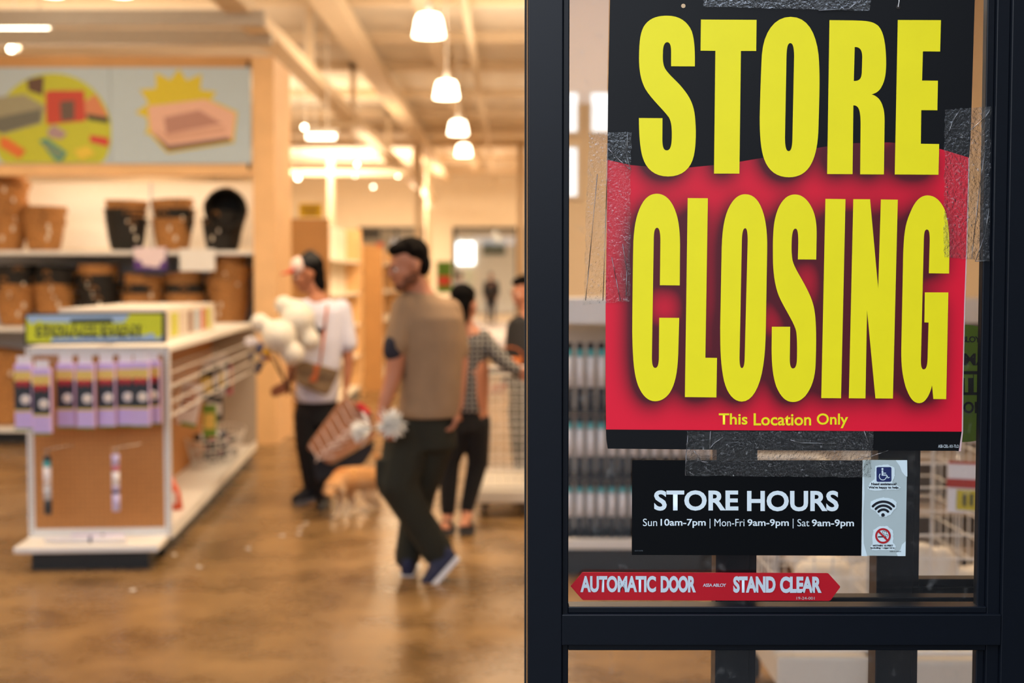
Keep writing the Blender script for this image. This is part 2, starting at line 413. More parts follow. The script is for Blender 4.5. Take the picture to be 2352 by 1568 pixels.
# ------------------------------------------------------------------ STORE CLOSING sign
YS = 1.992
def FS(off=0.0): return lambda x, y: W(x, y, YS-off)
black_print = mat('sign_black', (5, 7, 11), .45, .02, spec=.28)
yellow_print = mat('sign_yellow', (246, 230, 10), .45, .02, spec=.5)
sign = thing('closing_sign', 'large black and red paper poster reading STORE CLOSING on the door glass', 'sign', None, tuple(W(1800, 1033, YS)))
edge = [(1402, -34), (2240, -34), (2239, 0), (2233, 200), (2229, 330), (2226, 362), (2224, 480), (2221, 560), (2219, 640), (2216, 700), (2214, 780), (2212, 880), (2211, 991), (2208, 1020), (2204, 1036), (2195, 1035), (1800, 1034), (1396, 1030), (1393, 1010), (1392, 986), (1391, 880), (1391, 700), (1394, 500), (1395, 367), (1397, 200)]
MB().poly(edge, fn=FS(0), thick=.0015).obj('sheet', black_print, sign)
MB().poly([(2207, 1036), (2212, 990), (2213, 880), (2217, 700), (2222, 560), (2227, 362), (2224.5, 362), (2219.5, 560), (2214.5, 700), (2210.5, 880), (2209, 991), (2202, 1036)], fn=lambda x, y: W(x, y, YS-.0009)).obj('torn_edge', mat('torn_paper', (205, 175, 175), .8), sign)
L3 = lambda s: bez(s, 1200, 0, 3.1367); L4 = lambda s: bez(s, 1800, 0, 3.136); L7 = lambda s: bez(s, 1200, 400, 2.6133); L8 = lambda s: bez(s, 1750, 430, 3.0146)
letters = [
 (L3('M1242 478 L1071 477 L1071 370 C1071 325 1062 304 1043 304 C1022 304 1012 335 1012 380 C1010 430 1012 465 1028 495 C1060 545 1110 580 1150 630 C1210 700 1235 760 1243 840 C1252 930 1252 1040 1235 1120 C1215 1215 1150 1271 1050 1271 C950 1271 890 1215 865 1130 C845 1060 840 960 839 850 L1009 851 L1008 1000 C1008 1055 1015 1083 1040 1083 C1065 1083 1075 1050 1076 990 C1077 930 1075 880 1055 845 C1020 795 930 715 885 640 C850 575 840 500 840 420 C841 290 850 220 885 175 C925 125 980 113 1045 113 C1130 113 1190 155 1220 225 C1242 290 1243 380 1242 478'), []),
 (L3('M1286 141 L1687 143 L1684 367 L1574 367 L1563 1250 L1380 1250 L1390 366 L1283 365'), []),
 (bez('M1816 38.6 C1855 38.6 1874 75 1880 125 C1884 170 1882 220 1880 290 C1879 330 1874 355 1864 375 C1853 397 1835 407 1812 407 C1785 407 1765 393 1755 365 C1747 342 1745 310 1745 270 C1746 220 1748 160 1750 125 C1754 75 1778 38.6 1816 38.6'), [bez('M1815.3 98.9 C1822 99 1824 112 1824 130 L1820 320 C1819.5 338 1817 347 1811.5 347 C1805 347 1803 335 1803 315 L1806.5 130 C1807 110 1809 99 1815.3 98.9')]),
 (L4('M330 145 L500 147 C600 150 640 152 680 185 C725 230 735 330 738 430 C739 530 730 580 705 625 C690 655 665 672 634 679 C670 690 700 715 715 770 C725 800 727 830 727 880 L722 1256 L551 1255 L554 900 C554 800 545 758 502 758 L496 1254 L313 1253'), [L4('M512 338 C550 338 565 360 566 410 L563 520 C560 570 545 583 505 583')]),
 (L4('M822 144 L1133 145 L1127 371 L1003 370 L997 580 L1111 581 L1107 794 L991 793 L988 1035 L1120 1037 L1115 1258 L800 1256'), []),
 (L7('M944 667 L825 666 L828 400 C828 350 822 321 808 321 C793 321 788 350 788 400 L777 1100 C777 1140 783 1162 797 1162 C812 1162 818 1140 819 1100 L821 861 L941 862 L935 1080 C930 1200 915 1260 885 1310 C860 1345 830 1362 795 1362 C755 1362 720 1330 695 1270 C672 1210 662 1130 659 950 C660 750 663 500 666 400 C672 290 690 220 725 165 C750 130 775 117 808 117 C845 117 880 140 905 190 C935 250 945 320 946 420'), []),
 (L7('M992 143 L1113 144 L1098 1101 L1168 1102 L1164 1339 L975 1337'), []),
 (L7('M1338 120 C1390 120 1425 160 1448 240 C1465 300 1470 370 1469 450 L1462 860 C1460 1000 1458 1060 1445 1150 C1425 1280 1380 1364 1317 1364 C1270 1364 1230 1320 1210 1240 C1190 1150 1187 1060 1187 920 L1196 440 C1200 300 1220 220 1260 165 C1285 132 1310 120 1338 120'), [L7('M1337 324 C1348 324 1352 350 1352 400 L1334 1100 C1333 1140 1328 1163 1317 1163 C1307 1163 1303 1140 1303 1100 L1317 400 C1318 350 1325 324 1337 324')]),
 (L8('M376 500 L249 499 L252 380 C252 320 248 286 232 286 C213 286 207 330 206 380 C204 430 206 470 212 505 C225 560 270 620 310 700 C350 780 362 820 370 900 C378 1000 376 1100 372 1220 C368 1320 345 1390 300 1445 C270 1475 245 1486 215 1486 C165 1486 130 1450 100 1380 C75 1310 68 1230 67 1120 L69 965 L196 965 L193 1190 C193 1230 200 1254 215 1254 C235 1254 242 1225 243 1180 C244 1110 244 1050 238 1000 C230 950 170 860 130 780 C95 710 80 620 77 520 C75 420 75 320 85 250 C100 150 135 90 180 62 C205 50 215 50 232 50 C275 50 315 80 345 140 C375 200 380 260 379 340'), []),
 (L8('M440 80 L579 82 L548 1460 L411 1459'), []),
 (L8('M633 82 L749 83 L805 700 L824 84 L941 86 L907 1462 L786 1461 L728 850 L717 1461 L602 1460'), []),
 (L8('M1296 597 L1156 595 L1162 370 C1162 315 1158 292 1142 292 C1126 292 1122 320 1121 370 L1101 1200 C1101 1240 1106 1260 1120 1260 C1138 1260 1145 1235 1147 1190 L1154 936 L1125 935 L1128 727 L1291 728 L1276 1466 L1187 1465 L1178 1370 C1165 1430 1135 1494 1090 1494 C1045 1494 1020 1450 995 1380 C972 1300 965 1240 965 1130 L978 480 C982 330 990 260 1025 180 C1060 90 1100 56 1147 56 C1200 56 1240 95 1268 160 C1295 240 1298 330 1298 440'), []),
]
# the red field with its printed soft drop shadow (part of the poster's print)
import numpy as np
G = 5.0; gx0, gy0 = 1380, 300; NX, NY = 176, 146
mask = np.zeros((NY, NX))
gx = gx0+np.arange(NX)*G; gy = gy0+np.arange(NY)*G; GX, GY = np.meshgrid(gx, gy)
def inside(P):
    r_ = np.zeros(GX.shape, bool); n_ = len(P); j = n_-1
    for i in range(n_):
        xi_, yi_ = P[i]; xj, yj = P[j]
        c_ = ((yi_ > GY) != (yj > GY)) & (GX < (xj-xi_)*(GY-yi_)/((yj-yi_) or 1e-9)+xi_); r_ ^= c_; j = i
    return r_
for P, H in letters:
    a = inside(P)
    for h in H: a &= ~inside(h)
    mask[a] = 1
sg = 4.6; kr = np.exp(-np.arange(-12, 13)**2/(2*sg*sg)); kr /= kr.sum()
bl = np.apply_along_axis(lambda v: np.convolve(v, kr, 'same'), 0, mask); bl = np.apply_along_axis(lambda v: np.convolve(v, kr, 'same'), 1, bl)
def shade(x, y):
    i = (x+12-gx0)/G; j = (y-14-gy0)/G; i = min(max(i, 0), NX-1.01); j = min(max(j, 0), NY-1.01)
    a, c_ = int(i), int(j); fx, fy = i-a, j-c_
    v = (bl[c_, a]*(1-fx)+bl[c_, a+1]*fx)*(1-fy)+(bl[c_+1, a]*(1-fx)+bl[c_+1, a+1]*fx)*fy
    return min(1, v*1.8)
top = [(1395, 367), (1448.6, 379), (1519, 385), (1582, 384.6), (1640, 379), (1700.5, 371), (1751.5, 362.5), (1820, 349), (1877.5, 339.6), (1900, 336), (1959, 329), (2000, 327), (2042, 327), (2100, 331), (2160, 342), (2226, 362)]
def interp(T, x):
    for (a, b_) in zip(T, T[1:]):
        if x <= b_[0]: return a[1]+(b_[1]-a[1])*(x-a[0])/(b_[0]-a[0])
    return T[-1][1]
def side(T, y): return interp([(b_, a) for a, b_ in T], y)
Ledge = [(1395, 367), (1394, 500), (1391, 700), (1391, 880), (1392, 986)]; Redge = [(2226, 362), (2221, 560), (2216, 700), (2212, 880), (2211, 991)]
bm = bmesh.new(); cl = bm.loops.layers.color.new('print'); U, V = 190, 150; rows = []
for j in range(V+1):
    row = []
    for i in range(U+1):
        u, v = i/U, j/V
        xt = 1395+u*(2226-1395); yt = interp(top, xt); yb = 986+u*5
        y = yt+(yb-yt)*v; xL = side(Ledge, max(y, 367)); xR = side(Redge, max(y, 362)); x = xL+(xR-xL)*u
        vv = bm.verts.new(W(x, y, YS-.0004)); s_ = shade(x, y)
        row.append((vv, s_))
    rows.append(row)
cA = Vector(srgb((232, 8, 48))); cB = Vector(srgb((84, 0, 22)))
for j in range(V):
    for i in range(U):
        q = [rows[j][i], rows[j][i+1], rows[j+1][i+1], rows[j+1][i]]; f = bm.faces.new([a[0] for a in q])
        for lp, a in zip(f.loops, q):
            c_ = cA.lerp(cB, a[1]); lp[cl] = (*[(12.92*k_ if k_ < .0031308 else 1.055*k_**(1/2.4)-.055) for k_ in c_], 1)
me = bpy.data.meshes.new('red_field'); bm.to_mesh(me); bm.free()
rm = mat('sign_red', (224, 8, 48), .45, spec=.5); n = rm.node_tree; at = n.nodes.new('ShaderNodeVertexColor'); at.layer_name = 'print'
n.links.new(at.outputs[0], n.nodes['Principled BSDF'].inputs['Base Color'])
me.materials.append(rm); o = bpy.data.objects.new('red_field', me); COL.objects.link(o); o.parent = sign; o.location = -Vector(sign['_base'])
names = 'STORECLOSING'
for (P, H) in letters:
    MB().poly(P, H, fn=FS(.0008)).obj('printed_letter', yellow_print, sign)
text_mesh('small_lettering', 'This', (1651, 949, 1717, 975), FS(.0008), yellow_print, sign, .018)
text_mesh('small_lettering', 'Location', (1731, 949, 1863, 977), FS(.0008), yellow_print, sign, .018)
text_mesh('small_lettering', 'Only', (1876, 949, 1948, 983), FS(.0008), yellow_print, sign, .018)
wp = mat('print_white', (222, 234, 238), .45)
text_mesh('code_line', 'ASB-CEIL-101-TLO', (2155, 1021, 2202, 1028), FS(.0008), wp, sign, .0)
# punched holes at the top of the sheet
for (x, y, r_, c_) in ((1569.5, 13.5, 5, (214, 180, 140)), (2063, 16, 5, (40, 34, 30))):
    MB().poly([(x+r_*math.cos(a*.3927), y+r_*math.sin(a*.3927)) for a in range(16)], fn=FS(.0009)).obj('punched_hole', mat('hole%d' % c_[0], c_, .8), sign)
c_ = tag(MB().path([W(2063, 16, YS-.002), W(2065, 4, YS-.004), W(2066, -30, YS-.003)], .0007).obj('hanging_string', white2), 'thin pale string through the upper right hole of the poster', 'string')
# ------------------------------------------------------------------ store hours sticker
hb = mat('hours_black', (5, 7, 10), .30, .02, spec=.25)
hours = thing('store_hours_sign', 'wide black panel reading STORE HOURS under the poster', 'sign', None, tuple(W(1715, 1276, YS)))
MB().poly([(1452, 1056), (1981, 1057), (1978, 1276), (1451, 1274)], fn=FS(0), thick=.001).obj('panel', hb, hours)
H_ = lambda x0, y0, x1, y1: (1440+x0/3.5636, 1040+y0/3.5636, 1440+x1/3.5636, 1040+y1/3.5636)
text_mesh('lettering', 'STORE', H_(222, 305, 912, 472), FS(.0008), wp, hours, .03)
text_mesh('lettering', 'HOURS', H_(983, 308, 1733, 477), FS(.0008), wp, hours, .03)
for s_, bb, bo in [('Sun', (131, 537, 247, 598), 0), ('10am-7pm', (275, 539, 645, 612), .018), ('Mon-Fri', (716, 539, 962, 600), 0), ('9am-9pm', (986, 541, 1325, 614), .018), ('Sat', (1395, 541, 1493, 600), 0), ('9am-9pm', (1513, 543, 1858, 617), .018)]:
    text_mesh('lettering', s_, H_(*bb), FS(.0008), wp, hours, bo)
for x in (680, 1360):
    a, b_, c2, d = H_(x-3, 538, x+3, 616); MB().poly([(a, b_), (c2, b_), (c2, d), (a, d)], fn=FS(.0008)).obj('divider_line', wp, hours)
text_mesh('code_line', '0371078', H_(64, 795, 130, 805), FS(.0008), mat('faint_print', (90, 96, 102), .5), hours, 0)
# pale sticker with the three symbols
st = thing('symbol_sticker', 'pale grey sticker with wheelchair, wireless and no-smoking symbols', 'sticker', None, tuple(W(2030, 1276, YS)))
sg_ = mat('sticker_grey', (176, 190, 190), .5); sw_ = mat('sticker_white', (214, 230, 234), .5); nb = mat('symbol_navy', (24, 38, 92), .5)
ink = mat('symbol_ink', (14, 18, 30), .5); rd = mat('symbol_red', (178, 24, 34), .5)
MB().poly([(1981.5, 1056), (2083.5, 1056.5), (2080, 1276.5), (1978.5, 1275.5)], fn=FS(.0004), thick=.0008).obj('backing', sg_, st)
ZK = 6.2714
def K(x, y): return (1960+x/ZK, 1040+y/ZK)
def kp(pts, off, m_, name, holes=()): return MB().poly([K(*p) for p in pts], [[K(*p) for p in h] for h in holes], fn=FS(off)).obj(name, m_, st)
random.seed(3)
def halo(pts, name='halo'):
    out = []
    for (a, b_) in zip(pts, pts[1:]+pts[:1]):
        for k in range(6):
            t_ = k/6; out.append((a[0]+(b_[0]-a[0])*t_+random.uniform(-5, 5), a[1]+(b_[1]-a[1])*t_+random.uniform(-5, 5)))
    kp(out, .0008, sw_, name)
halo([(320, 185), (490, 165), (590, 210), (597, 330), (560, 420), (680, 500), (640, 530), (240, 540), (205, 500), (240, 430), (305, 380)])
halo([(250, 700), (330, 665), (430, 640), (560, 660), (625, 710), (615, 790), (540, 880), (470, 920), (380, 915), (330, 850), (250, 800)])
halo([(290, 1110), (370, 1055), (490, 1050), (575, 1120), (575, 1290), (610, 1350), (590, 1400), (270, 1400), (250, 1350), (280, 1300), (275, 1200)])
kp([(775, 104), (778, 340), (750, 330), (700, 270), (670, 190), (610, 104)], .0006, sw_, 'halo'); kp([(750, 1484), (755, 1270), (700, 1320), (680, 1390), (620, 1440), (640, 1484)], .0006, sw_, 'halo')
kp([(136, 104), (180, 104), (150, 150), (160, 600), (140, 900), (150, 1300), (200, 1484), (118, 1484)], .0006, sw_, 'halo')
def rrect(x0, y0, x1, y1, r_):
    P = []
    for cx, cy, a0 in ((x1-r_, y0+r_, -90), (x1-r_, y1-r_, 0), (x0+r_, y1-r_, 90), (x0+r_, y0+r_, 180)):
        for k in range(6): a = math.radians(a0+k*18); P.append((cx+r_*math.cos(a), cy+r_*math.sin(a)))
    return P
def ring(cx, cy, r0, r1, a0, a1, n_=24):
    A = [math.radians(a0+(a1-a0)*k/n_) for k in range(n_+1)]
    return [(cx+r1*math.cos(a), cy+r1*math.sin(a)) for a in A]+[(cx+r0*math.cos(a), cy+r0*math.sin(a)) for a in A[::-1]]
def circ(cx, cy, r_, n_=28): return [(cx+r_*math.cos(2*math.pi*k/n_), cy+r_*math.sin(2*math.pi*k/n_)) for k in range(n_)]
def seg(x0, y0, x1, y1, w_):
    d = Vector((x1-x0, y1-y0)).normalized(); nx, ny = -d.y*w_/2, d.x*w_/2
    return [(x0+nx, y0+ny), (x1+nx, y1+ny), (x1-nx, y1-ny), (x0-nx, y0-ny)]
kp(rrect(333, 202, 549, 414, 22), .0010, nb, 'wheelchair_tile')
m = MB()
for P in (circ(419, 230, 15), seg(419, 250, 419, 320, 24), seg(408, 290, 470, 290, 12), seg(408, 318, 480, 318, 16), seg(474, 312, 503, 362, 14), seg(495, 362, 524, 348, 10), ring(425, 336, 46, 57, 5, 225)):
    m.poly([K(*p) for p in P], fn=FS(.0013))
m.obj('wheelchair_symbol', sw_, st)
text_mesh('lettering', 'Need assistance?', (*K(257, 427), *K(622, 463)), FS(.0012), ink, st, .04)
text_mesh('lettering', "We're happy to help.", (*K(217, 477), *K(658, 521)), FS(.0012), ink, st, .04)
m = MB(); m.poly([K(*p) for p in circ(427, 892, 26)], fn=FS(.0012))
for r_, a_ in ((92, 50), (150, 50), (208, 50)):
    r_ = r_*.98; cy = 905
    P = ring(432, cy, r_-16, r_+18, -90-a_*.95, -90+a_*.95); m.poly([K(*p) for p in P], fn=FS(.0012))
    for sg2 in (-1, 1):
        a = math.radians(-90+sg2*a_*.95); m.poly([K(*p) for p in circ(432+(r_+1)*math.cos(a), cy+(r_+1)*math.sin(a), 17)], fn=FS(.0012))
m.obj('wireless_symbol', ink, st)
m = MB(); m.poly([K(*p) for p in seg(355, 1207, 475, 1207, 17)], fn=FS(.0012)); m.poly([K(*p) for p in seg(483, 1207, 489, 1207, 17)], fn=FS(.0012))
for cx, cy, r_, a0, a1 in ((440, 1140, 20, 100, 300), (463, 1142, 16, 180, 420), (460, 1172, 18, 120, 230), (480, 1190, 18, 180, 380)):
    m.poly([K(*p) for p in ring(cx, cy, r_-3, r_+3, a0, a1, 14)], fn=FS(.0012))
m.obj('cigarette_symbol', ink, st)
m = MB(); m.poly([K(*p) for p in circ(427, 1193, 112, 40)], [[K(*p) for p in circ(427, 1193, 84, 40)]], fn=FS(.0015)); m.poly([K(*p) for p in seg(358, 1122, 496, 1262, 27)], fn=FS(.00155))
m.obj('prohibition_ring', rd, st)
text_mesh('lettering', 'WITHIN 10 FEET', (*K(275, 1320), *K(572, 1346)), FS(.0012), ink, st, .05)
text_mesh('lettering', 'Including e-cigarettes', (*K(250, 1355), *K(592, 1383)), FS(.0012), ink, st, .05)
text_mesh('code_line', '0320-3115SE15', (*K(524, 1408), *K(686, 1424)), FS(.0012), ink, st, .02)
# ------------------------------------------------------------------ automatic door sticker
au = thing('automatic_door_sticker', 'long red arrow-ended sticker reading AUTOMATIC DOOR STAND CLEAR', 'sticker', None, tuple(W(1620, 1380, YS)))
AK = 3.6185
def A_(x, y): return (1300+x/AK, 1290+y/AK)
MB().poly([A_(*p) for p in [(38, 202), (135, 88), (150, 85), (2170, 93), (2182, 97), (2278, 203), (2278, 212), (2200, 318), (2185, 324), (145, 317), (135, 313)]], fn=FS(0), thick=.0008).obj('backing', mat('sticker_red', (182, 10, 30), .4), au)
sv = mat('sticker_silver', (196, 208, 216), .45)
for s_, bb, bo, sp in [('AUTOMATIC', (120, 116, 748, 253), .040, .95), ('DOOR', (787, 116, 1080, 255), .05, .95), ('STAND', (1390, 119, 1742, 257), .05, .95), ('CLEAR', (1778, 121, 2125, 259), .05, .95), ('ASSA ABLOY', (1138, 180, 1331, 207), .012, .85), ('19-24-001', (1916, 290, 2066, 313), 0, 1)]:
    text_mesh('lettering', s_, (*A_(*bb[:2]), *A_(*bb[2:])), FS(.0007), sv if len(s_) != 9 or s_[0] == 'A' else sg_, au, bo, sp)
# ------------------------------------------------------------------ round green sticker on the panel behind
YG = Y3+.022
gs = thing('round_caution_sticker', 'round green caution sticker half hidden behind the poster', 'sticker', None, tuple(W(2215, 1015, YG)))
fg = lambda off=0: (lambda x, y: W(x, y, YG-off))
gm = mat('sticker_green', (120, 165, 10), .5); bkp = mat('sticker_black', (14, 18, 12), .5)
MB().poly(circ(2213, 880, 135, 64), fn=fg(), thick=.0008).obj('backing', gm, gs)
MB().poly([(2085, 852), (2341, 852), (2341, 907), (2085, 907)], fn=fg(.0005)).obj('black_band', bkp, gs)
text_mesh('lettering', 'ASSA ABLOY', (2156, 772, 2252, 786), fg(.0006), bkp, gs, .02, .85)
text_mesh('lettering', 'AUTOMATIC', (2100, 811, 2330, 839), fg(.0006), bkp, gs, .03)
text_mesh('lettering', 'CAUTION', (2105, 859, 2322, 901), fg(.0009), gm, gs, .03)
text_mesh('lettering', 'DOOR', (2165, 922, 2258, 949), fg(.0006), bkp, gs, .03)
# ------------------------------------------------------------------ clear tape
TP = glassmat('clear_tape', (.94, .94, .92), .07, 1.5, bump=.9, bscale=240, dirt_glint=.22, gl=.55)  # pale speckles painted into the film as glints on its crinkles
def tape(corners, label, seed, nx=40, ny=40, ridges=()):
    random.seed(seed); bm = bmesh.new(); V_ = []
    (a, b_, c2, d) = corners
    for j in range(ny+1):
        r_ = []
        for i in range(nx+1):
            u, v = i/nx, j/ny
            x = (a[0]*(1-u)+b_[0]*u)*(1-v)+(d[0]*(1-u)+c2[0]*u)*v; y = (a[1]*(1-u)+b_[1]*u)*(1-v)+(d[1]*(1-u)+c2[1]*u)*v
            h = .0002+.0006*abs(noise.noise(Vector((x*.02+seed*9, y*.02, seed))))+.0003*abs(noise.noise(Vector((x*.13, y*.13, seed+5))))
            if i in (0, nx) or j in (0, ny): x += random.uniform(-2, 2); y += random.uniform(-1, 1)
            r_.append(bm.verts.new(W(x, y, YS-.0022-h)))
        V_.append(r_)
    for j in range(ny):
        for i in range(nx): bm.faces.new((V_[j][i], V_[j][i+1], V_[j+1][i+1], V_[j+1][i]))
    me = bpy.data.meshes.new('tape_film'); bm.to_mesh(me); bm.free(); me.materials.append(TP)
    for p in me.polygons: p.use_smooth = True
    t_ = thing('clear_tape', label, 'tape', 'clear tape strips holding the poster', tuple(W(*c2, YS-.003)))
    o = bpy.data.objects.new('tape_film', me); COL.objects.link(o); o.parent = t_; o.location = -Vector(t_['_base'])
    for rr in ridges:
        MB().path([W(x, y, YS-.0036) for x, y in rr], .0006, 5).obj('crease', CR, t_, True)
    return t_
CR = glassmat('tape_crease', (.95, .95, .95), .15, 2.2)
tape([(1352, 305), (1450, 303), (1447, 692), (1340, 700)], 'crinkled clear tape over the left edge of the poster', 1, ridges=[[(1396, 330), (1392, 480), (1385, 690)], [(1372, 400), (1352, 620), (1345, 690)], [(1441, 303), (1440, 360), (1448, 390)], [(1396, 340), (1420, 365), (1446, 388)], [(1430, 560), (1440, 620), (1438, 680)], [(1405, 590), (1415, 640), (1425, 690)]])
tape([(2170, 252), (2276, 244), (2272, 600), (2168, 590)], 'crinkled clear tape over the right edge of the poster', 2, ridges=[[(2228, 300), (2262, 270), (2276, 250)], [(2262, 350), (2250, 430), (2235, 560), (2232, 595)], [(2272, 480), (2262, 540), (2240, 600), (2274, 598)], [(2205, 252), (2190, 275), (2180, 300)]])
tape([(1617, -30), (2000, -30), (1998, 25), (1615, 15)], 'dark glossy tape strip across the top of the poster', 3, 60, 16, ridges=[[(1620, 12), (1625, -10)], [(1880, 24), (1950, 20), (1972, 2)]])
tape([(1578, 990), (2006, 990), (2000, 1096), (1573, 1092)], 'wide clear tape strip joining the poster to the store hours panel', 4, 70, 26, ridges=[[(1580, 1000), (1576, 1040), (1574, 1092)], [(1632, 990), (1630, 1030)], [(1630, 1030), (1640, 1018), (1660, 1004)], [(1593, 1034), (1612, 1060), (1626, 1062)], [(1815, 1010), (1840, 1017), (1920, 1018)], [(1960, 1056), (2000, 1048), (2040, 1034)], [(1985, 990), (1994, 1015)]])
# ================================================================== WALL FIXTURE WITH BASKETS
YB = 12.08
def Bx(px, Y=YB): return W(px, 640, Y).x
def Bz(py, Y=YB): return W(600, py, Y).z
fx = thing('wall_shelving', 'tall birch wall shelving with white shelves full of woven baskets', 'shelving', None, (-4.4, 12.5, 0))
MB().box(Bx(583), YB, 0, Bx(632), YB+.9, Bz(130)).obj('end_column', wood, fx)
MB().box(-6.4, YB+.85, 1.84, Bx(583), YB+.9, Bz(403)).obj('back_panel', mat('fixture_white_back', (240, 232, 222), .6), fx)
MB().box(-6.4, YB+.85, 0, Bx(583), YB+.9, 1.80).obj('back_panel', greyp, fx)
MB().box(Bx(290), YB+.83, 1.84, Bx(293), YB+.85, Bz(403)).obj('upright', greyp, fx)
for z_ in (Bz(580), Bz(756), .13): 
    MB().box(-6.4, YB+.05, z_-.02, Bx(583), YB+.85, z_+.02).obj('shelf', white, fx, bevel=.004)
MB().box(-6.4, YB+.12, 0, Bx(583), YB+.85, .11).obj('kick_plate', black, fx)
MB().box(-6.4, YB-.01, Bz(403), Bx(583), YB+.12, Bz(377)).obj('lower_fascia', wood, fx)
MB().box(-6.4, YB+.02, Bz(155), Bx(583), YB+.14, Bz(128)).obj('upper_fascia', wood2, fx)
for px in (575, ): 
    for py in (148, 383): MB().box(Bx(px-3), YB-.02, Bz(py+7), Bx(px+3), YB, Bz(py-7)).obj('bracket', black, fx)
# picture boards (flat print)
fb = lambda off: (lambda x, y: W(x, y, YB-.03-off))
def pm(n_, c): return mat('print_'+n_, c, .5)
b1 = thing('picture_board', 'pale blue board with a round picture of storage boxes', 'signboard', 'blue picture boards', tuple(W(130, 376, YB)))
MB().box(-6.3, YB-.03, Bz(376), Bx(262)-.005, YB+.0, Bz(156)).obj('board', blueg, b1)
cp = [(121+136*math.cos(a/40*2*math.pi), 304+136*math.sin(a/40*2*math.pi)) for a in range(41)]; cp = [(x, min(y, 374.5)) for x, y in cp]
cpp = []
for p in cp:
    if not cpp or (Vector(p)-Vector(cpp[-1])).length > 1: cpp.append(p)
MB().poly(cpp, fn=fb(.002)).obj('round_picture', pm('lime', (186, 192, 38)), b1)
Z1 = lambda P: [(x/3.5636, y/3.5636) for x, y in P]
for i_, (P, c, nm) in enumerate([([(-60, 800), (200, 770), (370, 870), (340, 1010), (20, 1100), (-60, 1050)], (150, 148, 122), 'grey_box_picture'), ([(-60, 970), (340, 890), (330, 1000), (20, 1090), (-60, 1060)], (100, 102, 92), 'box_shade_picture'),
    ([(370, 760), (400, 740), (690, 740), (700, 990), (380, 1020)], (190, 60, 40), 'red_bin_picture'), ([(490, 830), (610, 820), (610, 980), (500, 990)], (95, 75, 65), 'bin_label_picture'),
    ([(220, 650), (360, 625), (350, 780), (230, 740)], (90, 60, 45), 'brown_picture'), ([(690, 830), (780, 770), (870, 920), (890, 1010), (700, 970)], (205, 130, 90), 'peach_picture'), ([(700, 930), (885, 960), (890, 1010), (720, 980)], (60, 65, 40), 'dark_picture'),
    ([(735, 1105), (890, 1130), (885, 1200), (735, 1160)], (200, 50, 50), 'red_label_picture'), ([(385, 1070), (440, 1020), (550, 1090), (500, 1140), (400, 1120)], (165, 140, 150), 'lilac_picture'),
    ([(0, 1120), (60, 1130), (210, 1230), (160, 1300), (0, 1200)], (216, 110, 40), 'orange_case_picture'), ([(320, 1150), (380, 1130), (550, 1250), (500, 1325), (450, 1310)], (60, 140, 130), 'teal_case_picture'), ([(360, 1160), (520, 1260), (490, 1290), (350, 1190)], (130, 140, 110), 'case_label_picture'),
    ([(600, 1230), (720, 1190), (780, 1260), (660, 1310)], (222, 196, 60), 'yellow_note_picture')]):
    MB().poly(Z1(P), fn=fb(.003+i_*.0006)).obj(nm, pm(nm, c), b1)
b2 = thing('picture_board', 'pale blue board with a yellow starburst behind a pink box', 'signboard', 'blue picture boards', tuple(W(420, 376, YB)))
MB().box(Bx(262)+.005, YB-.035, Bz(376), Bx(581), YB-.002, Bz(156)).obj('board', blueg, b2)
sp = []
for k in range(22):
    a = math.pi*2*k/22-math.pi/2+.03; r_ = 98 if k % 2 == 0 else 68
    sp.append((408+r_*math.cos(a), max(157, 248+r_*.98*math.sin(a))))
MB().poly(sp, fn=fb(.006)).obj('starburst', pm('star', (206, 190, 22)), b2)
for i_, (P, c, nm) in enumerate([([(1190, 860), (1690, 800), (1945, 915), (1915, 1170), (1370, 1255), (1215, 1090)], (206, 190, 40), 'box_outline'), ([(1210, 870), (1680, 812), (1930, 925), (1900, 1155), (1375, 1238), (1235, 1080)], (222, 178, 160), 'pink_box_picture'),
    ([(1340, 960), (1630, 900), (1820, 1010), (1360, 1100)], (176, 130, 118), 'box_inside_picture'), ([(1250, 1060), (1360, 1100), (1840, 1030), (1850, 1080), (1380, 1160)], (206, 160, 140), 'box_rim_picture'), ([(1240, 1080), (1380, 1190), (1870, 1120), (1900, 1155), (1375, 1238)], (120, 92, 84), 'box_base_picture')]):
    MB().poly(Z1(P), fn=fb(.009+i_*.0008)).obj(nm, pm(nm, c), b2)
# baskets
tanb = mat('woven_rattan', (170, 118, 64), .75, .35, 45, .6); blkb = mat('black_rattan', (24, 21, 18), .7, .4, 45, .6); rope = mat('rope_tan', (150, 106, 62), .8)
def make_basket(m_, nm='woven_basket'):
    o = thing(nm, '', 'basket', None)
    prof = []; H = .26
    for k in range(14):
        t_ = k/13; r_ = .118+.052*(t_**.6); prof.append((r_+(.004 if k % 2 else -.002), t_*H))
    prof = [(0, 0), (.1, 0)]+prof+[(.160, H), (.155, H-.02), (.105, .015), (0, .012)]
    MB().lathe(prof, 24).obj('body', m_, o, True)
    m = MB(); 
    for i in range(24):
        a0, a1 = 2*math.pi*i/24, 2*math.pi*(i+1)/24
        m.tube((.168*math.cos(a0), .168*math.sin(a0), H), (.168*math.cos(a1), .168*math.sin(a1), H), .009, n=6)
    m.obj('rim', m_, o, True)
    for sgn in (-1, 1):
        m = MB(); pts = [(.030*math.cos(a), -.172, .215+.030*math.sin(a)) for a in [math.pi*k/8 for k in range(9)]]
        if sgn > 0: pts = [(-p[1], p[0], p[2]) for p in pts]
        m.path(pts, .007, 6); m.obj('handle', rope, o, True)
    MB().box(.03, -.164, .08, .050, -.158, .12).obj('paper_tag', cream, o)
    return o
protoT = make_basket(tanb); protoB = make_basket(blkb); usedb = {'t': 0, 'b': 0}
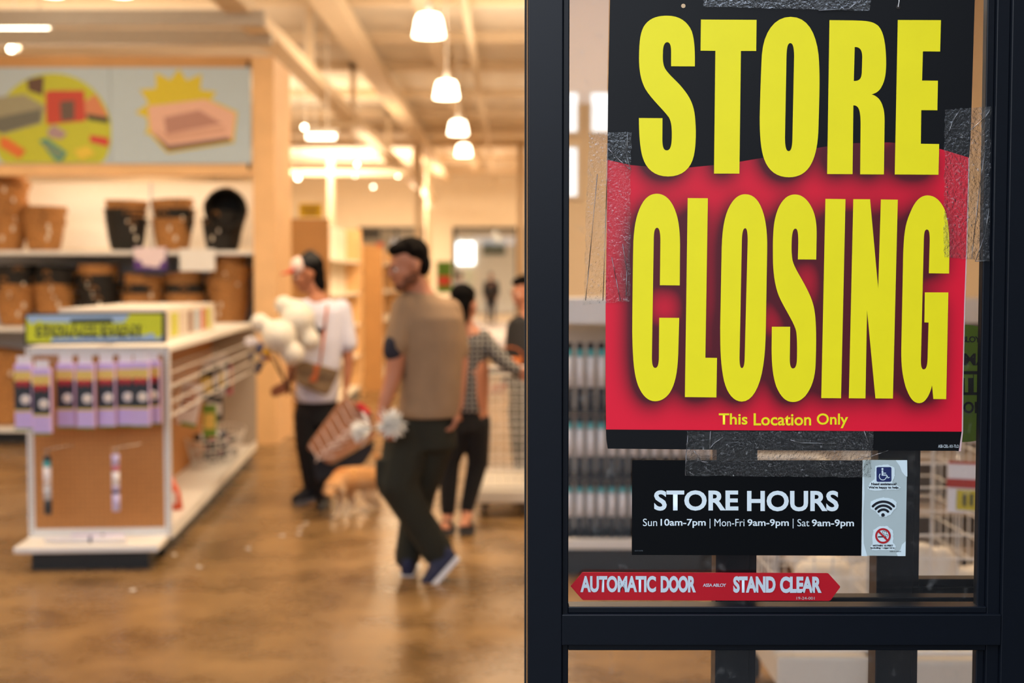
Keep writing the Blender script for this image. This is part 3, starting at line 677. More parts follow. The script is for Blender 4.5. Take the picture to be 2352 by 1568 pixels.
def put_basket(kind, x, y, z, label, tilt=0, rz=0, sc=1.13, group='woven baskets on the wall shelving'):
    p = protoT if kind == 't' else protoB
    if usedb[kind]: o = dup(p)
    else: o = p; usedb[kind] = 1
    o.location = (x, y, z); o.rotation_euler = (math.radians(tilt*.4), math.radians(tilt), rz); o.scale = (sc,)*3
    o['label'] = label; o['group'] = group; return o
PX = 3000/12.5
def stack(px, z0, seq, where, top=None):
    n_ = len(seq); x = W(px, 640, 12.42).x; z = z0
    for i, it in enumerate(seq):
        kind, tilt = it[0], it[1]; step = it[2] if len(it) > 2 else .08
        nmk = {'t': 'tan', 'b': 'black'}[kind]
        pos = 'bottom' if i == 0 else ('topmost' if i == n_-1 else ['second', 'third', 'fourth', 'fifth', 'sixth'][i-1]+' from the bottom')
        if n_ == 1: pos = 'only'
        put_basket(kind, x+random.uniform(-.01, .01), 12.42, z, ('%s basket, %s of stack %s' % (nmk, pos.replace(' from the bottom', ' up'), where)), tilt, random.uniform(-.6, .6))
        z += step*1.13+(.26 if len(it) > 3 and it[3] else 0)
zs = Bz(580)+.025; zs2 = Bz(756)+.025
stack(18, zs, [('t', 0), ('t', 0), ('t', 2), ('t', -3), ('t', 3), ('t', 0)], 'at left edge of upper shelf')
stack(103, zs, [('t', 0, .05), ('t', 0, .05), ('t', 1)], 'second from left on upper shelf')
stack(290, zs, [('b', 0), ('b', 0, .07), ('t', 1)], 'in middle of upper shelf')
stack(400, zs, [('t', 0), ('b', 0, .08), ('t', -3)], 'second from right on upper shelf')
stack(512, zs, [('b', 0, .09), ('b', 12)], 'at right end of upper shelf')
stack(35, zs2, [('t', 0), ('t', 5), ('b', 0), ('b', 0)], 'at left edge of middle shelf')
stack(125, zs2, [('t', 0), ('t', 0, .06), ('b', 0), ('b', 6)], 'second from left on middle shelf')
stack(228, zs2, [('b', 0), ('b', 0), ('b', 0), ('t', 0)], 'third from left on middle shelf')
stack(325, zs2, [('t', 0), ('b', 0), ('t', 4, .06)], 'under purple tag on middle shelf')
stack(425, zs2, [('t', 0), ('b', 0), ('t', -10)], 'under white card on middle shelf')
stack(524, zs2, [('t', 0, .08), ('t', 3, .08), ('t', -4, .08), ('t', 4, .08), ('t', -2)], 'at right end of middle shelf')
stack(12, .155, [('t', 0, .12), ('t', 8, .12), ('t', -14, .12), ('t', 10)], 'low behind the display end')
stack(-60, .155, [('t', 0, .12), ('t', 0)], 'on bottom shelf at far left')
# dome upside-down black basket
o = put_basket('b', W(512, 640, 12.42).x+.02, 12.42, zs+.45, 'black woven basket turned upside down on the right end stack', 190, .3); 
t_ = thing('shelf_tag', 'purple and white percent-off tag hanging from the upper shelf edge', 'tag', None, tuple(W(343, 620, YB)))
MB().box(Bx(307), YB+.03, Bz(619), Bx(381), YB+.036, Bz(568)).obj('card', mat('purple_card', (86, 44, 130), .5), t_)
MB().poly([(307, 568), (381, 568), (379, 600), (372, 598), (366, 612), (352, 614), (342, 610), (330, 612), (322, 596), (310, 598)], fn=lambda x, y: W(x, y, YB+.028)).obj('printed_figures', mat('lilac_white', (232, 214, 222), .5), t_)
t_ = thing('shelf_card', 'plain white card hanging from the upper shelf edge', 'card', None, tuple(W(452, 622, YB)))
MB().box(Bx(412), YB+.02, Bz(622), Bx(493), YB+.026, Bz(571)).obj('card', white, t_)
# ================================================================== GONDOLA WITH END DISPLAY
gd = thing('display_gondola', 'white low display gondola with pegboard end and sloping side shelves', 'display', None, (-2.25, 7.1, 0))
GR = Matrix.Translation((W(222, 640, 7.13).x, 7.13, 0)) @ Matrix.Rotation(math.radians(4.2), 4, 'Z')
def g(m, name, mt, par=gd, **k): return m.obj(name, mt, par, M=GR, **k)
hw = .385; zt_ = Z(796, 7.13)
g(MB().box(-hw+.005, -.30, .095, hw-.015, 0.0, .13), 'base_shelf', white, bevel=.006)
g(MB().box(-.30, -.25, 0, .31, .02, .095), 'plinth', black)
g(MB().box(-hw, -.005, .13, -hw+.035, .03, zt_), 'frame_post', white)
g(MB().box(hw-.035, -.005, .13, hw, .03, zt_), 'frame_post', white)
g(MB().box(-hw+.035, -.005, zt_-.045, hw-.035, .03, zt_), 'frame_rail', white)
g(MB().box(-hw+.035, -.005, .13, hw-.035, .03, .17), 'frame_rail', white)
g(MB().box(-hw+.03, .005, .16, hw-.03, .022, zt_-.04), 'pegboard', peg)
m = MB()
for i in range(26):
    for j in range(36):
        x = -hw+.06+i*.0255; z = .19+j*.0265
        m.box(x-.003, .0035, z-.003, x+.003, .0052, z+.003)
o = g(m, 'peg_holes', mat('peg_hole', (120, 78, 40), .8)); o['kind'] = 'stuff'
m = MB()
for s_ in (-1, 1):
    for j in range(50): m.box(s_*(hw-.0175)-.004, -.0062, .15+j*.0205, s_*(hw-.0175)+.004, -.0052, .161+j*.0205)
o = g(m, 'slots', mat('slot_grey', (120, 118, 112), .8)); o['kind'] = 'stuff'
# gondola body to the rear
Lg = 3.9
g(MB().box(-.02, .03, .13, .02, Lg, zt_-.02), 'spine_pegboard', peg)
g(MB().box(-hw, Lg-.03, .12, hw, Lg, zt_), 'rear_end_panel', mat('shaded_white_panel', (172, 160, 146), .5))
for s_ in (-1, 1):
    a, b_ = (0.02, hw) if s_ > 0 else (-hw, -.02)
    g(MB().box(a, .03, .10, b_, Lg-.03, .135), 'base_deck', white, bevel=.004)
    g(MB().box(a if s_ < 0 else a, .03, zt_-.03, b_, Lg-.03, zt_), 'top_shelf', white)
g(MB().box(-hw+.05, .03, 0, hw-.05, Lg-.05, .10), 'kick_plate', black)
g(MB().box(hw-.012, .05, .135, hw, Lg-.05, .17), 'price_rail', white)
for zz in (.95, .78):
    m = MB()
    for k in range(14): 
        y = .3+k*.26; m.tube((.03, y, zz), (hw-.06, y, zz-.03), .003, n=4)
    m.tube((hw-.06, .2, zz-.03), (hw-.06, Lg-.05, zz-.03), .006, n=6); m.tube((hw-.06, .2, zz+.05), (hw-.06, Lg-.05, zz+.05), .005, n=6)
    m.tube((.05, .2, zz), (.05, Lg-.05, zz), .006, n=6); g(m, 'wire_shelf', white2)
# header box on top (white with prints)
g(MB().box(-.30, .35, zt_, .30, 2.2, zt_+.20), 'top_riser', mat('riser_white', (222, 214, 204), .5))
for i, (y0, y1, c) in enumerate([(.5, .75, (196, 196, 60)), (.82, 1.0, (205, 190, 175)), (1.1, 1.25, (130, 90, 70)), (1.35, 1.5, (150, 170, 190)), (1.6, 1.75, (190, 70, 60)), (1.8, 2.0, (200, 195, 50))]):
    g(MB().box(.30, y0, zt_+.03, .303, y1, zt_+.17), 'printed_panel', mat('riser_print_%d' % i, c, .5))
# header sign
hs = thing('display_header_sign', 'black-framed blue and lime sign reading STORAGE EVENT on the display end', 'sign', None, tuple(W(215, 790, 7.08)))
YH = 7.06
fh = lambda off=0: (lambda x, y: W(x, y, YH-off))
MB().poly([(56, 719), (377, 716), (378, 787), (56, 792)], fn=fh(), thick=.05).obj('frame', mat('header_black', (34, 38, 40), .5), hs)
MB().poly([(61, 724), (372, 721), (372, 782), (61, 786)], fn=fh(.003)).obj('face', mat('header_blue', (176, 208, 240), .5), hs)
lime = mat('header_lime', (222, 232, 36), .5)
MB().poly([(61, 730), (72, 745), (92, 735), (97, 740), (240, 742), (285, 740), (298, 721), (372, 721), (372, 768), (362, 779), (350, 764), (330, 770), (120, 776), (116, 786), (61, 786)], fn=fh(.005)).obj('lime_shape', lime, hs)
MB().poly([(163, 733), (257, 731), (260, 742), (160, 743)], fn=fh(.007)).obj('dark_bar', mat('header_ink', (30, 42, 36), .5), hs)
text_mesh('lettering_shadow', 'STORAGE EVENT', (82, 746, 330, 775), fh(.008), mat('header_ink', (30, 42, 36), .5), hs, .06)
text_mesh('lettering', 'STORAGE EVENT', (90, 742, 336, 767), fh(.010), lime, hs, .02)
# hanging packages
pal = {'lav': mat('pack_lavender', (208, 184, 238), .35), 'yel': mat('pack_yellow', (232, 204, 110), .35), 'drk': mat('pack_dark', (44, 50, 58), .35), 'red': mat('pack_red', (196, 52, 62), .35), 'wht': mat('pack_white', (236, 232, 236), .35), 'grn': mat('pack_green', (112, 150, 60), .35), 'clr': mat('pack_clear', (196, 198, 206), .15), 'pnk': mat('pack_pink', (200, 110, 130), .35)}
HK = mat('chrome_hook', (190, 190, 190), .25, metal=.9)
def package(px, py, dy, label, n_extra=0):
    c = W(px, py, 7.06-dy); b = tuple(c); w_, h_ = .047, .178
    o = thing('bubble_toy_package', label, 'package', 'lavender toy packages hanging on the display end', b)
    yy = c.y; zc = c.z
    def bx(n_, x0, z0, x1, z1, mt, d=0.0, bev=.0): return MB().box(c.x+x0, yy-d, zc+z0, c.x+x1, yy-d+.004, zc+z1).obj(n_, mt, o)
    MB().box(c.x-w_, yy, zc-h_, c.x+w_, yy+.035, zc+h_*.93).obj('carton', pal['lav'], o, bevel=.006)
    MB().box(c.x-w_*.75, yy+.012, zc+h_*.93, c.x+w_*.75, yy+.016, zc+h_+.03).obj('hang_tab', pal['wht'], o)
    bx('yellow_band', -w_*.96, h_*.38, w_*.96, h_*.72, pal['yel'], .002)
    bx('dark_window', -w_*.96, -h_*.42, w_*.96, h_*.42, pal['drk'], .003)
    for s_ in (-1, 1): MB().sph((c.x+s_*.017, yy-.006, zc+h_*.36), (.014, .006, .02), 10, 6).obj('red_emblem', pal['red'], o, True)
    for k in range(7):
        a = k*.9; MB().sph((c.x+.014+.016*math.cos(a), yy-.008, zc-h_*.12+.016*math.sin(a)), (.011, .004, .011), 8, 5).obj('petal', pal['wht'], o, True)
    MB().sph((c.x+.014, yy-.013, zc-h_*.12), (.008, .004, .008), 8, 5).obj('flower_centre', pal['yel'], o, True)
    bx('yellow_rim', -w_*.96, -h_*.48, w_*.96, -h_*.42, pal['yel'], .004)
    bx('green_edge', -w_*1.02, -h_*1.02, w_*1.02, -h_*.97, pal['grn'], .003)
    m = MB(); m.tube((c.x, yy+.014, zc+h_+.015), (c.x, 7.14, zc+h_+.02), .003, n=6); m.obj('hook', HK, o)
wh = ['leftmost', 'second from the left, hanging lowest and nearest', 'third from the left', 'fourth from the left', 'fifth from the left', 'third from the right', 'second from the right', 'rightmost']
for (px, py, dy), t_ in zip([(53, 908, .22), (95, 918, .28), (150, 905, .10), (195, 906, .16), (243, 904, .10), (288, 902, .06), (322, 902, .18), (347, 898, .02)], wh):
    package(px, py, dy, 'lavender flower toy package, %s on the display end' % t_)
def tubepack(px, y0, y1, cols, label, dy=.1):
    a, b_ = W(px, y0, 7.06-dy), W(px, y1, 7.06-dy); o = thing('slim_tube_package', label, 'package', 'slim tubes hanging lower on the display end', tuple(b_))
    hh = a.z-b_.z; z = a.z
    for f_, mt in cols:
        MB().tube((a.x, a.y, z), (a.x, a.y, z-hh*f_), .021, .021, 14).obj('band', mt, o, True); z -= hh*f_
    MB().tube((a.x, a.y, a.z+.02), (a.x, 7.14, a.z+.03), .003, n=6).obj('hook', HK, o)
    m = MB(); m.tube((a.x-.02, a.y, a.z+.03), (a.x+.09, 7.12, a.z+.035), .003, n=6); m.tube((a.x, a.y, a.z+.035), (a.x, a.y, a.z-.0), .003, n=6); m.obj('hook', HK, o)
teal = mat('teal_print', (70, 170, 180), .4); lil = mat('lilac_print', (196, 186, 226), .4)
tubepack(108, 1046, 1180, [(.09, pal['drk']), (.10, teal), (.33, pal['wht']), (.23, pal['clr']), (.25, pal['drk'])], 'slim tube with teal band and black ends hanging at left')
tubepack(265, 1043, 1173, [(.2, lil), (.1, pal['pnk']), (.25, pal['wht']), (.08, lil), (.06, nb), (.31, lil)], 'slim lilac and white tube hanging right of the middle')
for i, (x0, x1, py, dy, mt) in enumerate([(104, 290, 1238, .10, pal['wht']), (165, 285, 1226, .04, lil)]):
    a, b_ = W(x0, py, 7.03-dy), W(x1, py, 7.03-dy); zz = .13+.018
    o = thing('lying_tube', ['long white tube lying at the front of the base shelf', 'shorter lilac tube lying at the back of the base shelf'][i], 'tube', 'tubes lying on the display base', (a.x, a.y, .13))
    MB().tube((a.x, a.y, zz), (b_.x, a.y, zz), .017, n=14).obj('tube', mt, o, True)
    MB().tube(((a.x+b_.x)/2+.02, a.y, zz), ((a.x+b_.x)/2+.035, a.y, zz), .0175, n=14).obj('blue_band', nb, o, True)
# side merchandise on the gondola
def gp(x, y, z): return GR @ Vector((x, y, z))
random.seed(11)
for i, (y, z, w_, h_, mt) in enumerate([(2.2, .82, .05, .16, pal['drk']), (2.45, .84, .05, .15, pal['drk']), (2.75, .82, .05, .17, pal['clr']), (3.0, .83, .05, .16, pal['drk']), (3.2, .78, .04, .16, pal['pnk']), (2.6, .6, .05, .12, pal['drk']), (2.3, .55, .05, .16, pal['grn'])]):
    c = gp(.24, y, z); o = thing('hanging_packet', '%s packet hanging on the display side, place %s along the wire shelf' % ({0: 'black', 1: 'black', 2: 'clear', 3: 'black', 4: 'pink', 5: 'small black low', 6: 'small green low'}[i], ['nearest', 'second', 'middle', 'fourth', 'farthest', 'lower right', 'lower left'][i]), 'packet', 'packets hanging on the display side', tuple(c))
    MB().box(c.x-w_, c.y-.01, c.z-h_, c.x+w_, c.y+.01, c.z+h_*.5).obj('pouch', mt, o, bevel=.006)
    MB().box(c.x-w_*.6, c.y-.006, c.z+h_*.5, c.x+w_*.6, c.y+.006, c.z+h_*.8).obj('hang_tab', pal['wht'], o)
    MB().box(c.x-w_*.8, c.y-.013, c.z-h_*.6, c.x+w_*.8, c.y-.0105, c.z+h_*.1).obj('label', pal['wht'] if i % 2 else pal['yel'], o)
c = W(435, 925, 9.1); o = thing('hanging_packet', 'large white packet with brown picture hanging tilted on the display side', 'packet', 'packets hanging on the display side', tuple(c))
M_ = Matrix.Translation(c) @ Matrix.Rotation(math.radians(12), 4, 'Y')
MB().box(-.075, 0, -.16, .075, .02, .14).obj('pouch', pal['wht'], o, M=M_, bevel=.01)
MB().sph((-.01, -.004, .03), (.055, .012, .08), M=Matrix()).obj('picture', mat('packet_brown', (176, 116, 90), .4), o, True, M=M_)
MB().box(-.03, -.004, -.165, .08, .0, -.14).obj('green_edge', pal['grn'], o, M=M_)
# wire bin with bundles
c0 = gp(.2, 2.9, .135)
wb = thing('wire_bin', 'white wire bin of dark bundles on the display side deck', 'bin', None, tuple(c0))
m = MB()
for zz in (.0, .07, .14, .21):
    e_ = .15+.06*zz/.21
    P = [gp(.19+e_*math.cos(a), 2.9+(.55+.3*zz)*math.sin(a), .145+zz) for a in [2*math.pi*k/24 for k in range(25)]]; m.path(P, .005, 5)
for k in range(36):
    a = 2*math.pi*k/36; m.tube(gp(.19+.15*math.cos(a), 2.9+.55*math.sin(a), .145), gp(.19+.21*math.cos(a), 2.9+.613*math.sin(a), .355), .003, n=4)
m.obj('wire_basket', white2, wb)
for i in range(40):
    a = random.uniform(0, 6.28); r_ = random.uniform(0, .8); x, y = .19+.12*r_*math.cos(a), 2.9+.48*r_*math.sin(a); z = .17+(i/40)*.20
    p = gp(x, y, z); d = Vector((random.uniform(-1, 1), random.uniform(-1, 1), random.uniform(-.4, .6))).normalized()*.05
    o = thing('dark_bundle', 'small dark rolled bundle heaped in the white wire bin', 'bundle', 'dark bundles heaped in the wire bin', tuple(p))
    MB().tube(p-d, p+d, .028, .026, 10).obj('roll', [pal['drk'], black, mat('bundle_navy', (36, 40, 66), .5)][i % 3], o, True)
    MB().tube(p-d*.25, p+d*.2, .0295, .0285, 10).obj('paper_band', pal['wht'] if i % 2 else pal['pnk'], o, True)
c = W(398, 1165, 7.9); o = thing('orange_bag', 'orange and white bag standing behind the display end corner', 'bag', None, (c.x, c.y, .135))
MB().loft([((c.x, c.y, .14), .06, .04), ((c.x, c.y, .24), .045, .03), ((c.x-.02, c.y, .34), .02, .012)], 14).obj('pouch', mat('orange_foil', (214, 84, 40), .4), o, True)
MB().box(c.x-.02, c.y-.045, .18, c.x+.03, c.y-.035, .25).obj('label', pal['wht'], o)
# ================================================================== MID-STORE SHELVING RUNS
def tall_gondola(px0, px1, pytop, Y, depth, label, shelves=(), wall=None):
    x0, x1 = X(px0, Y), X(px1, Y); zt = Z(pytop, Y); o = thing('tall_gondola', label, 'shelving', 'tall tan gondola shelving behind the shoppers', ((x0+x1)/2, Y, 0))
    MB().box(x0, Y, .0, x1, Y+.03, zt).obj('end_panel', wood2, o)
    MB().box((x0+x1)/2-.02, Y+.03, .1, (x0+x1)/2+.02, Y+depth, zt-.02).obj('spine', cream, o)
    MB().box(x0+.03, Y+.03, 0, x1-.03, Y+depth, .12).obj('kick_plate', mat('kick_grey', (90, 86, 80), .6), o)
    for z_ in (.14, .55, .95, 1.35, 1.75):
        if z_ < zt-.2: MB().box(x0+.02, Y+.03, z_-.015, x1-.02, Y+depth, z_+.015).obj('shelf', cream, o)
    k_ = 1
    while k_*1.2 < depth+.1:
        MB().box((x0+x1)/2-.03, Y+k_*1.2-.02, .1, (x0+x1)/2+.03, Y+k_*1.2+.02, zt).obj('upright', cream, o); k_ += 1
    MB().box(x0, Y+depth-.03, 0, x1, Y+depth, zt).obj('end_panel', wood, o)
    return o
tall_gondola(664, 757, 502, 14.0, 3.0, 'nearest tall tan gondola, beside the tan column')
tall_gondola(768, 880, 566, 18.0, 3.5, 'second tall tan gondola behind the man in white')
tall_gondola(850, 925, 585, 22.42, 3.0, 'third tan gondola behind the head of the tan-shirted man')
tall_gondola(745, 815, 548, 26.5, 4.0, 'farthest tan gondola showing over the second one')
# open shelf bay between first and second gondola
ob = thing('open_shelf_bay', 'open cream shelf bay between the first two tall gondolas', 'shelving', None, (X(790, 17.1), 17.1, 0))
xa, xb = X(758, 17.3), X(830, 17.3)
MB().box(xa, 17.5, 0, xb, 17.53, Z(545, 17)).obj('back_panel', wood2, ob)
for z_ in (.12, .55, 1.0, 1.4, Z(622, 17), Z(548, 17)): MB().box(xa, 17.1, z_-.02, xb, 17.5, z_+.02).obj('shelf', cream, ob)
for x in (xa, xb-.03): MB().box(x, 17.1, 0, x+.03, 17.53, Z(545, 17)).obj('side_panel', wood, ob)
ys = thing('yellow_sale_sign', 'small yellow sign standing on top of the nearest tall gondola', 'sign', None, tuple(W(714, 500, 14)))
MB().box(X(688, 14), 14.02, Z(499, 14), X(741, 14), 14.04, Z(467, 14)).obj('board', mat('sale_yellow', (222, 184, 20), .5), ys)
for i in range(3): MB().box(X(694+i*3, 14), 14.012, Z(477+i*8, 14), X(733-i*2, 14), 14.018, Z(473+i*8, 14)).obj('printed_line', mat('sale_ink', (150, 110, 10), .6), ys)
gsn = thing('green_sign', 'tall green sign with a red spot hanging on the pale pillar', 'sign', None, tuple(W(1020, 672, 34)))
MB().box(X(1003, 34), 34, Z(672, 34), X(1038, 34), 34.05, Z(600, 34)).obj('board', mat('sign_leaf_green', (92, 150, 40), .5), gsn)
MB().box(X(1007, 34), 33.97, Z(655, 34), X(1034, 34), 34.0, Z(634, 34)).obj('red_spot', mat('sign_spot_red', (214, 70, 60), .5), gsn)
MB().box(X(1018, 34), 34.0, 0, X(1022, 34), 34.04, Z(672, 34)).obj('post', white2, gsn)
rs = thing('red_sale_tag', 'small coral red tag above the middle gondolas', 'sign', None, tuple(W(874, 578, 22.5)))
MB().box(X(873, 22.4), 22.39, 1.9, X(875, 22.4), 22.41, Z(560, 22.4)).obj('clip', HK, rs)
MB().box(X(866, 22.4), 22.38, Z(584, 22.4), X(881, 22.4), 22.4, Z(556, 22.4)).obj('card', mat('coral', (226, 110, 84), .5), rs)
# petals scattered on the floor
random.seed(5)
for (px, py, pl_) in [(458, 1308, 'in the middle of the aisle near the display'), (400, 1280, 'closest to the display end\'s right corner'), (305, 1363, 'nearest the camera, in front of the display'), (648, 1235, 'midway between the display and the dog'), (702, 1207, 'closest to the dog\'s head'), (690, 1218, 'in the middle of three near the dog'), (570, 1265, 'right of the display, halfway along the aisle'), (686, 1231, 'lowest of three near the dog')]:
    Y = 3000*CH/(py-640.0); c = W(px, py, Y); o = MB()
    for k in range(4): o.sph((c.x+.008*math.cos(k*1.6), c.y+.008*math.sin(k*1.6), .004), (.009, .006, .003), 8, 5)
    tag(o.obj('fallen_petal', mat('petal_white', (240, 236, 228), .6), smooth=True), 'white petal on the floor, '+pl_, 'petal', 'white petals scattered on the floor')
# ================================================================== GIFT WRAP DISPLAY BEHIND THE GLASS
gw = thing('roll_display', 'white rack of upright striped rolls seen through the door glass', 'display', None, (.8, 6.9, 0))
YW = 6.75; xw0, xw1 = X(1290, YW), X(1648, YW)
MB().box(xw0, YW+.25, .1, xw1, YW+.28, Z(690, YW)).obj('back_panel', mat('rack_back', (206, 196, 184), .6), gw)
MB().box(xw0-.02, YW-.08, Z(1254, YW), xw1, YW+.28, Z(1232, YW)).obj('base_shelf', white, gw, bevel=.004)
MB().box(xw0, YW, 0, xw1, YW+.2, Z(1254, YW)).obj('plinth', black, gw)
MB().box(xw0-.02, YW-.06, Z(742, YW), xw1, YW+.2, Z(684, YW)).obj('header_box', mat('header_cool_white', (226, 228, 232), .5), gw)
rows_ = [(1232, 1106), (1100, 956), (948, 786)]
for yb, yt in rows_: MB().box(xw0, YW-.03, Z(yb, YW)-.006, xw1, YW+.25, Z(yb, YW)).obj('tier', mat('tier_dark', (70, 64, 58), .6), gw)
wrapd = mat('roll_dark', (20, 18, 24), .4); wrapl = mat('roll_pale', (226, 228, 236), .4)
prot = []
for ri, (yb, yt) in enumerate(rows_):
    z0, z1 = Z(yb, YW)+.004, Z(yt, YW); hh = z1-z0
    o = thing('upright_roll', '', 'roll', None, (0, 0, 0))
    for a, b_, mt in [(0, .36, wrapd), (.36, .80, wrapl), (.80, .90, teal), (.90, 1.0, wrapd)]:
        MB().tube((0, 0, z0+hh*a), (0, 0, z0+hh*b_), .0195, n=12).obj('band', mt, o, True)
    nx_ = 14
    for i in range(nx_):
        r_ = o if i == 0 else dup(o)
        r_.location = (xw0+.04+i*(xw1-xw0-.08)/(nx_-1), YW+.01, 0)
        r_['label'] = 'striped roll, %s from the left in the rack\'s %s row' % (['first', 'second', 'third', 'fourth', 'fifth', 'sixth', 'seventh', 'eighth', 'ninth', 'tenth', 'eleventh', 'twelfth', 'thirteenth', 'fourteenth'][i], ['bottom', 'middle', 'top'][ri])
        r_['group'] = 'striped rolls in the %s row' % ['bottom', 'middle', 'top'][ri]
# ================================================================== WIRE CARTS
def wire_cart(px0, px1, pyt, pyb, Y, depth, label, grid=.05, base=True):
    x0, x1 = X(px0, Y), X(px1, Y); zt, zb = Z(pyt, Y), Z(pyb, Y)
    o = thing('wire_cart', label, 'cart', None, ((x0+x1)/2, Y, 0))
    def panel(ax, c_, r0, r1, nm):
        m = MB(); n_ = max(2, int((r1-r0)/grid)); f_ = (lambda u, z: (u, c_, z)) if ax == 'x' else (lambda u, z: (c_, u, z))
        for i in range(n_+1): u = r0+(r1-r0)*i/n_; m.tube(f_(u, zb), f_(u, zt), .0028 if i not in (0, n_) else .009, n=5)
        k_ = max(2, int((zt-zb)/grid))
        for j in range(k_+1): z = zb+(zt-zb)*j/k_; m.tube(f_(r0, z), f_(r1, z), .0028 if j not in (0, k_) else .009, n=5)
        m.obj(nm, white2, o)
    panel('x', Y, x0, x1, 'wire_panel'); panel('x', Y+depth, x0, x1, 'wire_panel'); panel('y', x0, Y, Y+depth, 'wire_panel'); panel('y', x1, Y, Y+depth, 'wire_panel')
    m = MB(); n_ = int((x1-x0)/grid)
    for i in range(n_+1): u = x0+(x1-x0)*i/n_; m.tube((u, Y, zb), (u, Y+depth, zb), .003, n=5)
    m.obj('wire_floor', white2, o)
    if base: MB().box(x0, Y-.02, max(.10, zb-.12), x1, Y+depth, zb-.02).obj('tray', mat('tray_cream', (206, 198, 186), .5), o, bevel=.01)
    m = MB(); m.tube((x0-.02, Y-.06, zt+.03), (x1+.02, Y-.06, zt+.03), .014, n=10)
    for x in (x0, x1): m.tube((x, Y-.06, zt+.03), (x, Y+.02, zt-.01), .008, n=6)
    m.obj('handle', mat('handle_grey', (90, 90, 92), .5), o)
    for x in (x0+.06, x1-.06):
        for y in (Y+.06, Y+depth-.06):
            wl = MB().tube((x-.012, y, .05), (x+.012, y, .05), .05, n=16).obj('wheel', black, o); 
            MB().tube((x, y, .05), (x, y, .13), .01, n=8).obj('fork', HK, wl)
            wl.children[0].location = (0, 0, 0)
    return o
wire_cart(1090, 1222, 862, 1118, 8.35, .8, 'white mesh cart beside the person in the checked shirt')
wc2 = wire_cart(1790, 2006, 1120, 1492, 4.3, .75, 'white wire cart behind the glass below the store hours panel', .055)
wc3 = wire_cart(2085, 2330, 1010, 1500, 4.1, .75, 'white wire cart behind the glass at the right, holding signs', .07)
bagm = mat('white_bag', (226, 218, 206), .5, .05, 6, .3)
def lump(px, py, Y, r, label, nm='white_bag', m_=None):
    c = W(px, py, Y); m = MB()
    for k in range(6): m.sph((c.x+random.uniform(-.4, .4)*r[0], c.y+random.uniform(-.3, .3)*r[0], c.z+random.uniform(-.4, .4)*r[1]), (r[0]*random.uniform(.55, .8), r[0]*.6, r[1]*random.uniform(.55, .8)), 14, 10)
    o = blob(nm, m, .012, m_ or bagm); tag(o, label, 'bag', 'white bags in the wire carts'); return o
lump(1890, 1335, 4.6, (.13, .10), 'knotted white bag in the left cart behind the arrow sticker')
lump(1975, 1345, 4.65, (.09, .08), 'small white bag at the right of the left cart')
lump(1850, 1300, 4.8, (.07, .09), 'crumpled white bag against the left side of the left cart')
lump(2140, 1330, 4.4, (.10, .13), 'tall white bag at the left of the right cart')
lump(2235, 1350, 4.4, (.10, .09), 'low white bag at the right of the right cart')
lump(1930, 1520, 4.7, (.15, .07), 'flattened white bag low in the left cart tray')
c = W(2215, 1150, 4.0); ss = thing('cart_sign', 'red, white and yellow sign hanging on the right cart', 'sign', None, tuple(c))
fc = lambda off: (lambda x, y: W(x, y, 4.02-off))
for x in (2200, 2290): MB().tube(W(x, 1066, 4.02), W(x, 1045, 4.09), .002, n=5).obj('tie', HK, ss)
MB().poly([(2178, 1060), (2300, 1064), (2300, 1178), (2176, 1176)], fn=fc(0), thick=.006).obj('board', pal['wht'], ss)
for P, c_, nm in (([(2178, 1058), (2300, 1064), (2300, 1069), (2178, 1064)], (186, 60, 46), 'red_line'), ([(2174, 1098), (2300, 1104), (2300, 1126), (2174, 1118)], (178, 52, 40), 'red_band'), ([(2198, 1124), (2248, 1126), (2246, 1174), (2196, 1170)], (206, 186, 50), 'yellow_panel')):
    MB().poly(P, fn=fc(.003)).obj(nm, mat('cart_'+nm, c_, .5), ss)
for x in (2216, 2232): MB().poly([(x-4, 1133), (x+4, 1134), (x+3, 1164), (x-5, 1160)], fn=fc(.005)).obj('printed_figure', mat('cart_ink', (80, 80, 50), .5), ss)
# low shelving behind carts
sh = thing('low_shelving', 'low cream shelving with dark gaps behind the wire carts', 'shelving', None, (1.9, 6.9, 0))
xa, xb = X(1700, 6.9), X(2420, 6.9)
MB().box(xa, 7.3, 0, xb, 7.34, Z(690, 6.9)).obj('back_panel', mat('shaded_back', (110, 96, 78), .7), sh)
for py in (690, 800, 920, 1040, 1160, 1260): MB().box(xa, 6.9, Z(py+24, 6.9), xb, 7.3, Z(py, 6.9)).obj('shelf', mat('shelf_cream', (196, 182, 160), .6), sh)
MB().box(xa, 6.88, Z(742, 6.9), xb, 6.92, Z(684, 6.9)).obj('header_board', mat('header_cool_white', (226, 228, 232), .5), sh)
